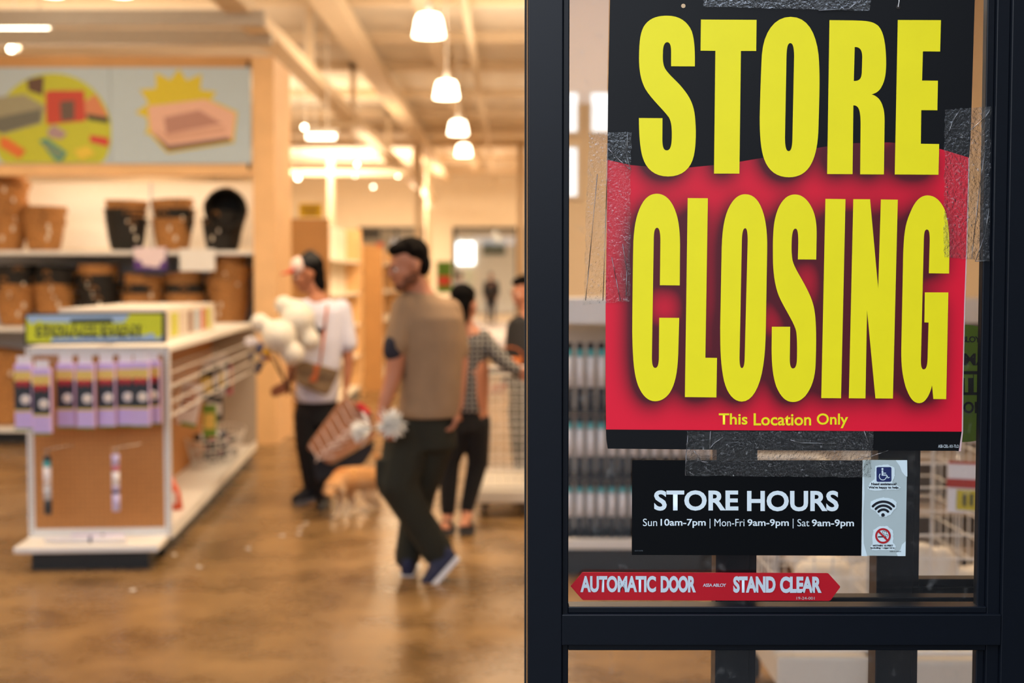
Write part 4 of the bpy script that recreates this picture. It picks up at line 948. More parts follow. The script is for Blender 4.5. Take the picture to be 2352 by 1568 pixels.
# ================================================================== PEOPLE
def Rz(a): return Matrix.Rotation(math.radians(a), 4, 'Z')
def Rx(a): return Matrix.Rotation(math.radians(a), 4, 'X')
def Ry(a): return Matrix.Rotation(math.radians(a), 4, 'Y')
def head(body, c, yaw, pitch=0, s_=1.0, beard=None):
    """adds skull, face, nose, ears to the body surface; local frame faces -Y"""
    T = Matrix.Translation(c) @ Rz(yaw) @ Rx(pitch) @ Matrix.Scale(s_, 4)
    E = lambda cc, r_: body.sph((0, 0, 0), r_, 16, 10, M=None) if False else bmesh.ops.create_uvsphere(body.bm, u_segments=16, v_segments=10, radius=1, matrix=T @ Matrix.Translation(Vector(cc)) @ Matrix.Diagonal((*r_, 1)))
    E((0, .012, .035), (.074, .093, .082)); E((0, -.03, -.02), (.060, .066, .075)); E((0, -.042, -.072), (.044, .046, .038))
    E((0, -.072, -.092), (.022, .018, .016)); E((0, -.088, .022), (.045, .015, .012))
    E((0, -.103, -.014), (.012, .018, .014)); E((0, -.096, .006), (.009, .014, .022))
    E((0, -.092, -.045), (.022, .010, .006)); E((0, -.090, -.056), (.018, .010, .007))
    for sx_ in (-1, 1): E((sx_*.077, .008, -.005), (.010, .02, .032)); E((sx_*.036, -.070, -.022), (.02, .018, .02))
    return T
def face_parts(T, par, hairm, irism):
    for sx_ in (-1, 1):
        m = MB(); m.sph((sx_*.028, -.083, .004), (.013, .010, .009), 12, 8); m.obj('eye', mat('eye_white', (232, 228, 222), .3), par, True, M=T)
        m = MB(); m.sph((sx_*.028, -.092, .004), (.006, .004, .006), 10, 6); m.obj('iris', irism, par, True, M=T)
        m = MB(); m.sph((sx_*.03, -.097, .028), (.018, .007, .004), 10, 6); m.obj('eyebrow', hairm, par, True, M=T)
    m = MB(); m.sph((0, -.100, -.050), (.020, .006, .006), 12, 6); m.obj('lips', mat('lips', (150, 84, 72), .5), par, True, M=T)
def hair_cap(T, par, hairm, length=0, top=1.0, name='hair', seed=1, bun=False):
    m = MB(); random.seed(seed)
    E = lambda cc, r_: bmesh.ops.create_uvsphere(m.bm, u_segments=16, v_segments=10, radius=1, matrix=T @ Matrix.Translation(Vector(cc)) @ Matrix.Diagonal((*r_, 1)))
    E((0, .034, .060), (.080, .090, .076*top)); E((0, .062, .005), (.070, .056, .075)); E((0, -.028, .094), (.060, .058, .034*top))
    for k in range(26):
        a = random.uniform(0, 6.28); b_ = random.uniform(.1, 1.2)
        E((.074*math.cos(a)*math.cos(b_), .03+.084*math.sin(a)*math.cos(b_)*.9, .06+.075*math.sin(b_)), (.017, .017, .014))
    if length: E((0, .06, -.06), (.07, .05, .06+length)); 
    if bun: E((0, .11, .03), (.04, .045, .05))
    o = blob(name, m, .007, hairm, par, 3); return o
def hand(m, wrist, d, side, s_=1.0, curl=.6):
    """palm, four unequal bent fingers and a thumb leaving the side near the base"""
    d = Vector(d).normalized(); n_ = Vector(side).normalized(); n_ = (n_-d*n_.dot(d)).normalized(); c = d.cross(n_).normalized(); w_ = Vector(wrist)
    for k in range(4):
        o_ = (k-1.5)*.019*s_; a = w_+d*.02*s_+n_*o_*.6; b_ = w_+d*.085*s_+n_*o_
        m.cap(a, .014*s_, b_, .012*s_, 8)
        L = [.070, .078, .073, .058][k]*s_; d1 = (d*math.cos(curl*.6)+c*math.sin(curl*.6)); d2 = (d*math.cos(curl*1.5)+c*math.sin(curl*1.5))
        kn = b_+d1*L*.5; m.cap(b_, .0095*s_, kn, .0085*s_, 8); m.cap(kn, .0085*s_, kn+d2*L*.5, .007*s_, 8)
    t0 = w_+d*.025*s_-n_*.024*s_; t1 = t0+(d*.55-n_*.8).normalized()*.035*s_; t2 = t1+(d*.9-n_*.2+c*.4).normalized()*.03*s_
    m.cap(t0, .013*s_, t1, .0105*s_, 8); m.cap(t1, .0105*s_, t2, .008*s_, 8)
def shoe(name, heel, toe, up, par, upper, sole, s_=1.0):
    """heel, toe: ends of the sole line; up: direction of the shoe's top"""
    h, t_ = Vector(heel), Vector(toe); f_ = (t_-h); L = f_.length; f_.normalize(); u = Vector(up); u = (u-f_*u.dot(f_)).normalized(); s2 = f_.cross(u)
    M_ = Matrix((( s2.x, f_.x, u.x, h.x), (s2.y, f_.y, u.y, h.y), (s2.z, f_.z, u.z, h.z), (0, 0, 0, 1)))
    m = MB()
    prof = [(0, .030), (.03, .038), (.25, .040), (.5, .042), (.72, .050), (.88, .044), (1.0, .022)]
    n_ = len(prof)
    top = [m.bm.verts.new((p[1]*s_, p[0]*L, .028)) for p in prof]+[m.bm.verts.new((-p[1]*s_, p[0]*L, .028)) for p in prof[::-1]]
    bot = [m.bm.verts.new((v.co.x, v.co.y, 0)) for v in top]
    N = len(top)
    for i in range(N): m.bm.faces.new((bot[i], bot[(i+1) % N], top[(i+1) % N], top[i]))
    m.bm.faces.new(top); m.bm.faces.new(bot[::-1])
    up_ = MB()
    up_.cap((0, L*.12, .05), .038*s_, (0, L*.10, .10), .040*s_); up_.cap((0, L*.12, .05), .038*s_, (0, L*.55, .05), .040*s_); up_.cap((0, L*.5, .055), .040*s_, (0, L*.86, .045), .030*s_); up_.cap((0, L*.2, .09), .034*s_, (0, L*.6, .055), .034*s_)
    bmesh.ops.transform(up_.bm, matrix=M_, verts=up_.bm.verts)
    o = blob(name, up_, .008, upper, par, 3)
    so = m.obj('sole', sole, None, M=M_, bevel=.004); so.parent = o
    return o
skinA = mat('skin_light', (186, 124, 94), .55, .06, 12); skinB = mat('skin_tan', (158, 98, 66), .55, .06, 12)
hairB = mat('black_hair', (12, 10, 10), .9, .3, 60, .8, spec=.08); iris = mat('iris_dark', (50, 32, 22), .3)
shoek = mat('black_shoe', (24, 24, 28), .6); whs = mat('white_sole', (222, 222, 226), .5)
# ---------- man in the tan shirt (walking away, head turned left)
Y0 = 6.6
def J(px, py, dy=0): return W(px, py, Y0+dy)
pm1 = thing('person', 'dark-haired bearded man in tan shirt and olive cargo trousers, walking away', 'person', None, (J(960, 1330).x, Y0, 0))
m = MB()
hd = head(m, J(938, 612), -62, 14, 1.02)
m.cap(J(950, 640, .03), .058, J(968, 682, .05), .066); m.cap(J(968, 690, .05), .08, J(985, 760, .05), .12); m.cap(J(985, 760, .05), .12, J(985, 930, .03), .12)
m.cap(J(925, 712, .0), .055, J(912, 795, -.06), .052); m.cap(J(912, 795, -.06), .052, J(905, 858, -.06), .046); m.cap(J(905, 858, -.06), .046, J(890, 905, -.08), .038); m.cap(J(890, 905, -.08), .038, J(873, 958, -.10), .026)
hand(m, J(873, 956, -.10), J(880, 1000, -.14)-J(873, 956, -.10), (0, 1, 0), 1.05, .9)
m.cap(J(1040, 720, .08), .055, J(1056, 830, .1), .046); m.cap(J(1056, 830, .1), .046, J(1052, 930, .02), .030)
hand(m, J(1052, 932, .02), J(1040, 1000, -.02)-J(1052, 932, .02), (0, -1, 0), 1.1, .7)
for (a, b_, c) in (((950, 985, .05), (912, 1110, -.02), (1000, 1262, .05)), ((1000, 985, .05), (955, 1130, .18), (932, 1285, .16))):
    m.cap(J(*a), .095, J(*b_), .06); m.cap(J(*b_), .06, J(*c), .04)
blob('body', m, .0075, skinA, pm1, 3)
hb_ = mat('dark_brown_hair', (20, 16, 14), .9, .3, 60, .8, spec=.08)
face_parts(hd, pm1, hb_, iris); hair_cap(hd, pm1, hb_, 0, 1.08, seed=2)
m = MB()
E = lambda cc, r_: bmesh.ops.create_uvsphere(m.bm, u_segments=14, v_segments=10, radius=1, matrix=hd @ Matrix.Translation(Vector(cc)) @ Matrix.Diagonal((*r_, 1)))
E((0, -.062, -.085), (.045, .034, .028)); E((.045, -.02, -.055), (.018, .045, .035)); E((-.045, -.02, -.055), (.018, .045, .035)); E((0, -.096, -.036), (.026, .008, .005))
blob('beard', m, .006, mat('beard_brown', (112, 74, 56), .9, .2, 80, .4, spec=.1), pm1, 2)
tsh = mat('tan_tshirt', (148, 120, 92), .85, .06, 14, .25)
m = MB()
def hl(px, py, hwpx, dep, dy=.03): 
    c = J(px, py, dy); return (c, hwpx*Y0/3000, dep)
m.loft([hl(958, 668, 34, .065, .05), hl(962, 682, 50, .085, .05), hl(972, 700, 76, .11, .05), hl(980, 730, 82, .125), hl(985, 780, 80, .14), hl(992, 860, 70, .14), hl(988, 920, 73, .14), hl(984, 956, 74, .145)])
m.cap(J(932, 708, .0), .074, J(914, 788, -.06), .070); m.cap(J(925, 760, -.02), .062, J(914, 792, -.06), .066)
m.cap(J(1030, 716, .07), .074, J(1050, 805, .1), .066)
blob('tshirt', m, .010, tsh, pm1, 5)
m = MB(); m.cap(J(908, 788, -.07), .058, J(904, 806, -.07), .056); blob('dark_undersleeve', m, .009, mat('undersleeve', (34, 34, 48), .8), pm1, 2)
olive = mat('olive_cargo', (34, 35, 26), .9, .12, 10, .35)
m = MB()
m.loft([hl(985, 1030, 66, .135, .05), hl(982, 985, 66, .14, .05), hl(980, 945, 62, .13, .04)])
m.cap(J(940, 1000, .02), .125, J(912, 1110, -.02), .105); m.cap(J(912, 1110, -.02), .100, J(960, 1195, .02), .085); m.cap(J(960, 1195, .02), .085, J(1003, 1262, .05), .085)
m.cap(J(1000, 1010, .06), .105, J(965, 1130, .16), .085); m.cap(J(965, 1130, .16), .085, J(936, 1278, .16), .070)
m.box(-.05, -.02, -.07, .05, .02, .07, Matrix.Translation(J(885, 1085, -.06)))
blob('cargo_trousers', m, .010, olive, pm1, 5)
nav = mat('navy_sneaker', (30, 36, 66), .7, .08, 20)
shoe('sneaker', J(1058, 1282, .02), J(978, 1372, -.03), Vector((-.8, 0, .35)), pm1, nav, whs, 1.0)
shoe('sneaker', J(934, 1334, .10), J(950, 1304, .38), Vector((0, 0, 1)), pm1, nav, whs, 1.0)
# white paper flowers in his left hand
fw = mat('white_petals', (238, 236, 230), .6)
def bunch(px, py, dy, r_, dirv, label, seed, n_=60):
    random.seed(seed); c = J(px, py, dy); o = thing('white_flower', label, 'flower', 'white flowers in the man\'s hand', tuple(c)); m = MB(); dv = Vector(dirv).normalized()
    for k in range(n_):
        d = (dv*1.1+Vector((random.gauss(0, .6), random.gauss(0, .6), random.gauss(0, .6)))).normalized(); q = d.to_track_quat('Z', 'Y').to_matrix().to_4x4()
        mm = Matrix.Translation(c+d*r_*.55) @ q @ Matrix.Diagonal((.011, .004, r_*.5, 1)); bmesh.ops.create_uvsphere(m.bm, u_segments=6, v_segments=5, radius=1, matrix=mm)
    pb = m.obj('petals', fw, o, True); pb['kind'] = 'stuff'
    MB().tube(c, J(873, 985, -.12), .005, .004, 8).obj('stem', mat('stem_green', (90, 110, 60), .7), o)
bunch(900, 972, -.20, .085, (0, -.3, 0), 'round white many-petalled flower held beside the olive trousers', 1, 110)
bunch(852, 985, -.16, .10, (-1, -.2, -.1), 'spiky white flower pointing left from the same hand', 2, 50)
# ---------- man in white T-shirt with cap
Y0 = 8.9
pm2 = thing('person', 'person in white shirt, red-peaked cap and black trousers, facing left', 'person', None, (J(728, 1160).x, Y0, 0))
m = MB()
hd = head(m, J(708, 632), -78, 12, 1.0)
m.cap(J(716, 655), .05, J(730, 688), .056); m.cap(J(732, 700), .09, J(738, 760), .11); m.cap(J(738, 760), .11, J(732, 900), .11)
m.cap(J(788, 712, .02), .05, J(797, 790, .02), .043); m.cap(J(797, 790, .02), .043, J(800, 840, 0), .036); m.cap(J(800, 840, 0), .036, J(795, 888, -.04), .024)
hand(m, J(795, 886, -.04), J(790, 925, -.06)-J(795, 886, -.04), (0, 1, 0), 1.0, 1.0)
m.cap(J(690, 712, -.02), .05, J(672, 790, -.06), .042); m.cap(J(672, 790, -.06), .042, J(668, 868, -.16), .03)
hand(m, J(668, 878, -.16), J(636, 892, -.2)-J(668, 872, -.16), (0, 0, 1), 1.0, .6)
m.cap(J(712, 940), .09, J(708, 1020, -.02), .07); m.cap(J(708, 1020, -.02), .07, J(718, 1115), .045)
m.cap(J(752, 940, .05), .09, J(738, 1030, .0), .07); m.cap(J(738, 1030, .0), .07, J(742, 1150, -.04), .045)
blob('body', m, .008, skinB, pm2, 3)
face_parts(hd, pm2, hairB, iris); hair_cap(hd, pm2, hairB, .02, 1.1, seed=5)
m = MB()
E = lambda cc, r_: bmesh.ops.create_uvsphere(m.bm, u_segments=16, v_segments=10, radius=1, matrix=hd @ Matrix.Translation(Vector(cc)) @ Matrix.Diagonal((*r_, 1)))
E((0, -.045, .075), (.074, .062, .066)); blob('cap_front_panel', m, .007, mat('cap_white', (226, 200, 190), .7), pm2, 2)
m = MB(); E((0, .03, .085), (.084, .085, .072)); E((0, .04, .13), (.04, .04, .04)); blob('cap_back_mesh', m, .007, mat('cap_black', (18, 18, 20), .7), pm2, 2)
m = MB(); E((0, -.125, .045), (.058, .062, .009)); E((0, -.10, .055), (.066, .03, .012)); blob('cap_peak', m, .006, mat('cap_red', (206, 50, 36), .6), pm2, 2)
wsh = mat('white_tshirt', (202, 202, 218), .85, .03, 12, .25)
m = MB()
m.loft([hl(728, 684, 22, .06, 0), hl(735, 696, 48, .09, 0), hl(740, 715, 56, .11, 0), hl(736, 780, 55, .13, 0), hl(730, 860, 50, .13, 0), hl(727, 922, 49, .135, 0)])
m.cap(J(783, 710, .02), .072, J(797, 788, .02), .072); m.cap(J(690, 710, -.02), .068, J(678, 782, -.05), .064)
blob('tshirt', m, .010, wsh, pm2, 5)
m = MB(); 
for a, b_ in (((722, 748), (732, 762)), ((732, 762), (742, 754)), ((728, 758), (736, 768)), ((716, 738), (724, 750))): m.cap(J(*a, -.135), .012, J(*b_, -.135), .012, 8)
blob('shirt_print', m, .006, mat('print_charcoal', (60, 60, 68), .8), pm2, 2)
m = MB()
m.loft([hl(728, 975, 50, .12, .02), hl(727, 940, 49, .12, .02), hl(727, 912, 46, .115, .0)])
m.cap(J(708, 955), .10, J(706, 1020, -.02), .082); m.cap(J(706, 1020, -.02), .082, J(716, 1112), .06)
m.cap(J(750, 955, .05), .10, J(738, 1030, 0), .08); m.cap(J(738, 1030, 0), .08, J(742, 1148, -.04), .058)
blob('black_trousers', m, .010, mat('black_cotton', (16, 16, 19), .9), pm2, 5)
gsole = mat('grey_sole', (120, 118, 120), .6)
shoe('shoe', J(728, 1146, .02), J(674, 1163, -.05), Vector((0, 0, 1)), pm2, shoek, gsole, 1.0)
shoe('shoe', J(748, 1172, -.05), J(736, 1188, -.32), Vector((0, 0, 1)), pm2, shoek, gsole, 1.0)
# shoulder bag
sb_ = thing('shoulder_bag', 'brown-grey boxy shoulder bag with an orange strap over the white shirt', 'bag', None, tuple(J(728, 905, -.2)))
def slab(P, dy0, th, name, mt, par, bevel=.008):
    m = MB(); A = [m.bm.verts.new(J(x, y, dy0)) for x, y in P]; B = [m.bm.verts.new(J(x, y, dy0+th)) for x, y in P]; n_ = len(P)
    m.bm.faces.new(A); m.bm.faces.new(B[::-1])
    for i in range(n_): m.bm.faces.new((A[i], B[i], B[(i+1) % n_], A[(i+1) % n_]))
    return m.obj(name, mt, par, bevel=bevel)
slab([(684, 834), (700, 828), (778, 850), (776, 862), (756, 905), (745, 907), (688, 884), (678, 872)], -.26, .10, 'bag_body', mat('plaid_brown', (128, 104, 74), .8, .2, 30), sb_, .015)
slab([(682, 832), (780, 850), (772, 872), (680, 852)], -.27, .01, 'flap', mat('plaid_brown_dark', (112, 90, 64), .8), sb_, .003)
slab([(722, 836), (735, 838), (727, 876), (711, 878), (712, 866), (720, 862)], -.28, .012, 'orange_strap', mat('orange_leather', (176, 88, 36), .6), sb_, .003)
MB().path([J(752, 700, -.10), J(745, 760, -.15), J(735, 838, -.2)], .008, 8).obj('shoulder_strap', mat('orange_leather', (176, 88, 36), .6), sb_, True)
# patterned shopping bag
pb_ = thing('patterned_bag', 'brown and white patterned shopping bag with dark base, swinging from the hand', 'bag', None, tuple(J(780, 1100, -.1)))
slab([(786, 914), (796, 912), (856, 948), (862, 1004), (760, 1066), (748, 1062), (706, 1030), (710, 1018)], -.30, .12, 'bag_body', mat('paper_brown', (160, 112, 82), .7, .1, 12), pb_, .01)
slab([(716, 1040), (760, 1068), (862, 1008), (856, 1036), (836, 1066), (770, 1092), (730, 1108), (722, 1090)], -.28, .10, 'dark_base', mat('bag_navy', (18, 22, 34), .8), pb_, .01)
m = MB(); random.seed(4)
for k in range(7):
    t_ = k/6
    A1 = Vector((796-84*t_, 920+100*t_)); C1 = A1+Vector((18, 34)); B1 = A1+Vector((58, 30+8*math.sin(k)))
    if B1.x < 858: m.path([J(A1.x, A1.y, -.303), J(C1.x, C1.y, -.303), J(B1.x, B1.y, -.303)], .004, 5)
for k in range(6):
    A1 = Vector((850-18*k, 960+15*k)); m.path([J(A1.x, A1.y, -.303), J(A1.x-26, A1.y+4, -.303), J(A1.x-34, A1.y+26, -.303)], .004, 5)
m.obj('white_pattern', mat('pattern_white', (216, 196, 190), .7), pb_)
slab([(818, 924), (832, 926), (852, 944), (846, 954), (824, 940)], -.33, .03, 'red_trim', mat('bag_red', (206, 30, 44), .5), pb_, .004)
MB().path([J(790, 916, -.14), J(786, 904, -.09), J(792, 898, -.05)], .006, 6).obj('handle', mat('paper_brown_handle', (150, 104, 70), .7), pb_, True)
# lumpy white objects, carried on sticks
lw = mat('lump_white', (212, 206, 194), .6)
for i, (L, dy, lab) in enumerate([([(652, 700, 21), (684, 732, 38), (710, 780, 24), (676, 712, 26)], -.27, 'right lumpy white three-lobed figure against the white shirt'), ([(597, 741, 21), (614, 752, 20), (641, 772, 38), (672, 812, 26)], -.42, 'left lumpy white three-lobed figure, held lower and nearer')]):
    o = thing('white_lobed_figure', lab, 'decoration', 'lumpy white decorations carried on sticks', tuple(J(L[-1][0], L[-1][1], dy)))
    m = MB()
    for a, b_ in zip([L[0]]+L[1:3], L[1:]): m.cap(J(a[0], a[1], dy), a[2]*.82*Y0/3000, J(b_[0], b_[1], dy), b_[2]*.82*Y0/3000, 14)
    for a in L: m.sph(J(a[0], a[1], dy), a[2]*Y0/3000, 16, 12)
    blob('lobed_body', m, .010, lw, o, 3)
    MB().tube(J(L[1][0]+4, L[1][1]+20, dy+.03), J(662, 895, -.2), .005, n=6).obj('stick', mat('stick_brown', (96, 70, 48), .7), o)
fb_ = thing('flower_spray', 'small spray of blue, yellow and white flowers at the end of a stick', 'flower', None, tuple(J(600, 850, -.3)))
random.seed(9)
for (x, y, r_, c) in [(574, 785, 11, 'white'), (586, 784, 8, 'white'), (598, 795, 8, 'blue'), (594, 806, 7, 'navy'), (613, 808, 9, 'yellow'), (605, 820, 7, 'blue'), (588, 824, 8, 'cream'), (578, 818, 7, 'navy'), (597, 838, 8, 'navy'), (592, 850, 7, 'navy'), (617, 822, 6, 'orange')]:
    cc = {'white': (236, 232, 236), 'blue': (70, 90, 140), 'navy': (40, 50, 84), 'yellow': (226, 178, 40), 'cream': (226, 206, 160), 'orange': (190, 110, 50)}[c]
    m = MB(); p0 = J(x, y, -.32)
    for k in range(5): m.sph(p0+Vector((r_*.0016*math.cos(k*1.257), -.002*k, r_*.0016*math.sin(k*1.257))), r_*.0016, 8, 6)
    m.obj(c+'_blossom', mat('blossom_'+c, cc, .6), fb_, True)
m = MB(); m.path([J(600, 800, -.32), J(625, 822, -.30), J(662, 892, -.22), J(690, 920, -.2)], .007, 6); m.path([J(588, 840, -.32), J(625, 824, -.30)], .004, 5); m.path([J(580, 790, -.32), J(600, 812, -.31)], .004, 5); m.obj('stem', mat('stick_brown', (96, 70, 48), .7), fb_)
# ---------- person in checked shirt
Y0 = 7.95
pm3 = thing('person', 'black-haired person in black-and-white checked shirt reaching right toward the cart', 'person', None, (J(1050, 1205).x, Y0, 0))
m = MB()
hd = head(m, J(1066, 704), 158, 10, .96)
m.cap(J(1068, 735), .045, J(1078, 760), .05); m.cap(J(1080, 775), .08, J(1086, 850), .10); m.cap(J(1086, 850), .10, J(1084, 935), .10)
m.cap(J(1112, 778), .045, J(1148, 822, -.04), .036); m.cap(J(1148, 822, -.04), .036, J(1188, 852, -.08), .024)
hand(m, J(1188, 852, -.08), Vector((.9, -.1, -.1)), (0, 0, 1), .92, .7)
m.cap(J(1052, 780), .042, J(1046, 850), .034); m.cap(J(1046, 850), .034, J(1044, 915, -.08), .022)
hand(m, J(1044, 915, -.08), Vector((0, -.2, -1)), (0, 1, 0), .9, .6)
m.cap(J(1062, 960), .085, J(1032, 1060), .06); m.cap(J(1032, 1060), .06, J(1030, 1178), .038)
m.cap(J(1092, 960), .085, J(1098, 1060, .03), .06); m.cap(J(1098, 1060, .03), .06, J(1072, 1172), .038)
for a, b_ in (((1030, 1180), (1026, 1200)), ((1072, 1172), (1072, 1192))):
    m.cap(J(*a), .036, J(*b_, -.03), .034); m.cap(J(*b_, .02), .032, J(b_[0]-4, b_[1]+8, -.12), .026)
    for k in range(5): q = J(b_[0]-4, b_[1]+10, -.12)+Vector(((k-2)*.014, 0, -.005)); m.cap(q, .008, q+Vector((0, -.035+.004*k, -.004)), .006, 8)
blob('body', m, .0075, skinA, pm3, 3)
face_parts(hd, pm3, hairB, iris); hair_cap(hd, pm3, hairB, .02, 1.1, seed=8)
chk = bpy.data.materials.new('checked_cloth'); chk.use_nodes = True; n = chk.node_tree; tcn = n.nodes.new('ShaderNodeTexCoord'); sp_ = n.nodes.new('ShaderNodeSeparateXYZ'); n.links.new(tcn.outputs['Object'], sp_.inputs[0])
def band(sock):
    a = n.nodes.new('ShaderNodeMath'); a.operation = 'MULTIPLY'; a.inputs[1].default_value = 32; n.links.new(sock, a.inputs[0])
    b2_ = n.nodes.new('ShaderNodeMath'); b2_.operation = 'FRACT'; n.links.new(a.outputs[0], b2_.inputs[0])
    c2_ = n.nodes.new('ShaderNodeMath'); c2_.operation = 'GREATER_THAN'; c2_.inputs[1].default_value = .62; n.links.new(b2_.outputs[0], c2_.inputs[0]); return c2_
bx_, bz_ = band(sp_.outputs['X']), band(sp_.outputs['Z']); ad = n.nodes.new('ShaderNodeMath'); ad.operation = 'ADD'; n.links.new(bx_.outputs[0], ad.inputs[0]); n.links.new(bz_.outputs[0], ad.inputs[1])
dv = n.nodes.new('ShaderNodeMath'); dv.operation = 'MULTIPLY'; dv.inputs[1].default_value = .5; n.links.new(ad.outputs[0], dv.inputs[0])
rp = n.nodes.new('ShaderNodeValToRGB'); rp.color_ramp.elements[0].color = (.012, .012, .014, 1); rp.color_ramp.elements[1].color = (.55, .52, .48, 1); ee = rp.color_ramp.elements.new(.5); ee.color = (.09, .085, .08, 1)
n.links.new(dv.outputs[0], rp.inputs[0]); n.links.new(rp.outputs[0], n.nodes['Principled BSDF'].inputs['Base Color']); n.nodes['Principled BSDF'].inputs['Roughness'].default_value = .85
m = MB()
m.loft([hl(1078, 758, 16, .05, 0), hl(1084, 768, 30, .075, 0), hl(1086, 790, 36, .095, 0), hl(1084, 850, 31, .10, 0), hl(1082, 900, 30, .105, 0), hl(1083, 945, 33, .11, 0)])
m.cap(J(1060, 782), .062, J(1108, 780), .064); m.cap(J(1110, 780), .056, J(1148, 822, -.04), .052); m.cap(J(1148, 822, -.04), .050, J(1184, 850, -.08), .040)
m.cap(J(1054, 782), .062, J(1046, 850), .054); m.cap(J(1046, 850), .054, J(1044, 908, -.07), .042)
blob('checked_shirt', m, .009, chk, pm3, 4)
m = MB()
m.loft([hl(1078, 990, 34, .105, 0), hl(1080, 960, 34, .105, 0), hl(1082, 938, 31, .10, 0)])
m.cap(J(1060, 970), .088, J(1032, 1060), .068); m.cap(J(1032, 1060), .068, J(1029, 1170), .048)
m.cap(J(1095, 970), .088, J(1098, 1060, .03), .068); m.cap(J(1098, 1060, .03), .066, J(1073, 1165), .045)
blob('black_trousers', m, .009, mat('black_cotton', (16, 16, 19), .9), pm3, 5)
for a in ((1027, 1215), (1073, 1212)):
    c = J(a[0], a[1], -.06); o = MB().box(c.x-.045, c.y-.13, 0, c.x+.045, c.y+.12, .025).obj('sandal', shoek, pm3, bevel=.01)
    s3 = MB(); s3.path([(c.x-.045, c.y-.03, .02), (c.x-.02, c.y-.04, .075), (c.x+.02, c.y-.04, .075), (c.x+.045, c.y-.03, .02)], .01, 6); so = s3.obj('strap', shoek, None); so.parent = o; so.location = (0, 0, 0)
# ---------- person in dark jacket at the door frame
Y0 = 9.6
pm4 = thing('person', 'person in a dark jacket half hidden behind the dark door frame', 'person', None, (J(1210, 1125).x, Y0, 0))
m = MB()
hd = head(m, J(1203, 672), -55, 12, .95)
m.cap(J(1208, 700), .048, J(1212, 730), .055); m.cap(J(1214, 745), .10, J(1214, 920), .10)
m.cap(J(1180, 760), .045, J(1172, 850), .036); m.cap(J(1172, 850), .036, J(1160, 885, -.15), .024); hand(m, J(1160, 885, -.15), Vector((-.6, -.5, -.2)), (0, 0, 1), .95, .6)
m.cap(J(1248, 760), .045, J(1256, 850), .036); m.cap(J(1256, 850), .036, J(1250, 930), .024); hand(m, J(1250, 930), Vector((0, -.1, -1)), (0, 1, 0), .95, .5)
for x in (1198, 1232): m.cap(J(x, 940), .09, J(x, 1040), .06); m.cap(J(x, 1040), .06, J(x, 1112), .045)
blob('body', m, .009, skinA, pm4, 3)
face_parts(hd, pm4, hairB, iris); hair_cap(hd, pm4, hairB, .05, 1, seed=12)
m = MB()
m.loft([hl(1210, 722, 20, .06, 0), hl(1213, 736, 46, .1, 0), hl(1214, 800, 46, .13, 0), hl(1214, 935, 44, .13, 0)])
m.cap(J(1180, 756), .058, J(1172, 846), .05); m.cap(J(1172, 846), .05, J(1163, 878, -.12), .038); m.cap(J(1248, 756), .058, J(1256, 850), .05); m.cap(J(1256, 850), .05, J(1251, 918), .038)
blob('dark_jacket', m, .010, mat('charcoal_jacket', (34, 33, 34), .85, .1), pm4, 4)
m = MB()
for x in (1198, 1232): m.cap(J(x, 940), .10, J(x, 1040), .075); m.cap(J(x, 1040), .075, J(x, 1108), .058)
blob('dark_trousers', m, .010, mat('black_cotton', (16, 16, 19), .9), pm4, 4)
for x in (1198, 1232): shoe('shoe', J(x, 1126, .08), J(x, 1126, .08)+Vector((-.12, -.2, 0)), (0, 0, 1), pm4, shoek, gsole)
c = J(1170, 838, -.22); o = thing('orange_basket', 'small orange-brown basket in front of the dark-jacketed person', 'basket', None, (c.x, c.y, c.z-.06))
MB().lathe([(0, -.06), (.07, -.06), (.10, .05), (.095, .05), (.06, -.05), (0, -.05)], 20, c).obj('body', mat('orange_rattan', (180, 96, 40), .7, .2, 40), o, True)
MB().path([c+Vector((.1*math.cos(a), 0, .05+.08*math.sin(a))) for a in [math.pi*k/8 for k in range(9)]], .006, 6).obj('handle', mat('orange_rattan', (180, 96, 40), .7, .2, 40), o, True)
# ---------- far figures
def far_person(px, pyh, pyf, Y, label, cl, pants, yaw=0):
    x = X(px, Y); H = 1.74; o = thing('person', label, 'person', None, (x, Y, 0)); m = MB(); V = lambda a, b_, c: Vector((x+a, Y+b_, c))
    hd = head(m, V(0, 0, 1.62), yaw, 0, 1.0); m.cap(V(0, .01, 1.5), .05, V(0, .01, 1.42), .06); m.cap(V(0, 0, 1.35), .12, V(0, 0, .95), .11)
    for s_ in (-1, 1):
        m.cap(V(s_*.2, 0, 1.4), .045, V(s_*.25, .02, 1.12), .038); m.cap(V(s_*.25, .02, 1.12), .038, V(s_*.22, -.08, .9), .025); hand(m, V(s_*.22, -.08, .88), (0, -.1, -1), (0, 1, 0), 1, .5)
        m.cap(V(s_*.09, 0, .9), .09, V(s_*.1, 0, .5), .06); m.cap(V(s_*.1, 0, .5), .06, V(s_*.1, .02, .1), .04)
    blob('body', m, .014, skinA, o, 2); hair_cap(hd, o, hairB, 0, 1, seed=3); face_parts(hd, o, hairB, iris)
    m = MB(); m.loft([(V(0, 0, 1.5), .08, .07), (V(0, 0, 1.44), .2, .1), (V(0, 0, 1.2), .19, .13), (V(0, 0, .9), .18, .13)])
    for s_ in (-1, 1): m.cap(V(s_*.2, 0, 1.4), .06, V(s_*.25, .02, 1.12), .055); m.cap(V(s_*.25, .02, 1.12), .055, V(s_*.23, -.06, .95), .045)
    blob('top', m, .016, cl, o, 3)
    m = MB()
    for s_ in (-1, 1): m.cap(V(s_*.09, 0, .9), .11, V(s_*.1, 0, .5), .08); m.cap(V(s_*.1, 0, .5), .08, V(s_*.1, .02, .1), .06)
    blob('trousers', m, .016, pants, o, 3)
    for s_ in (-1, 1): shoe('shoe', V(s_*.1, .08, 0), V(s_*.1, -.2, 0), (0, 0, 1), o, shoek, gsole)
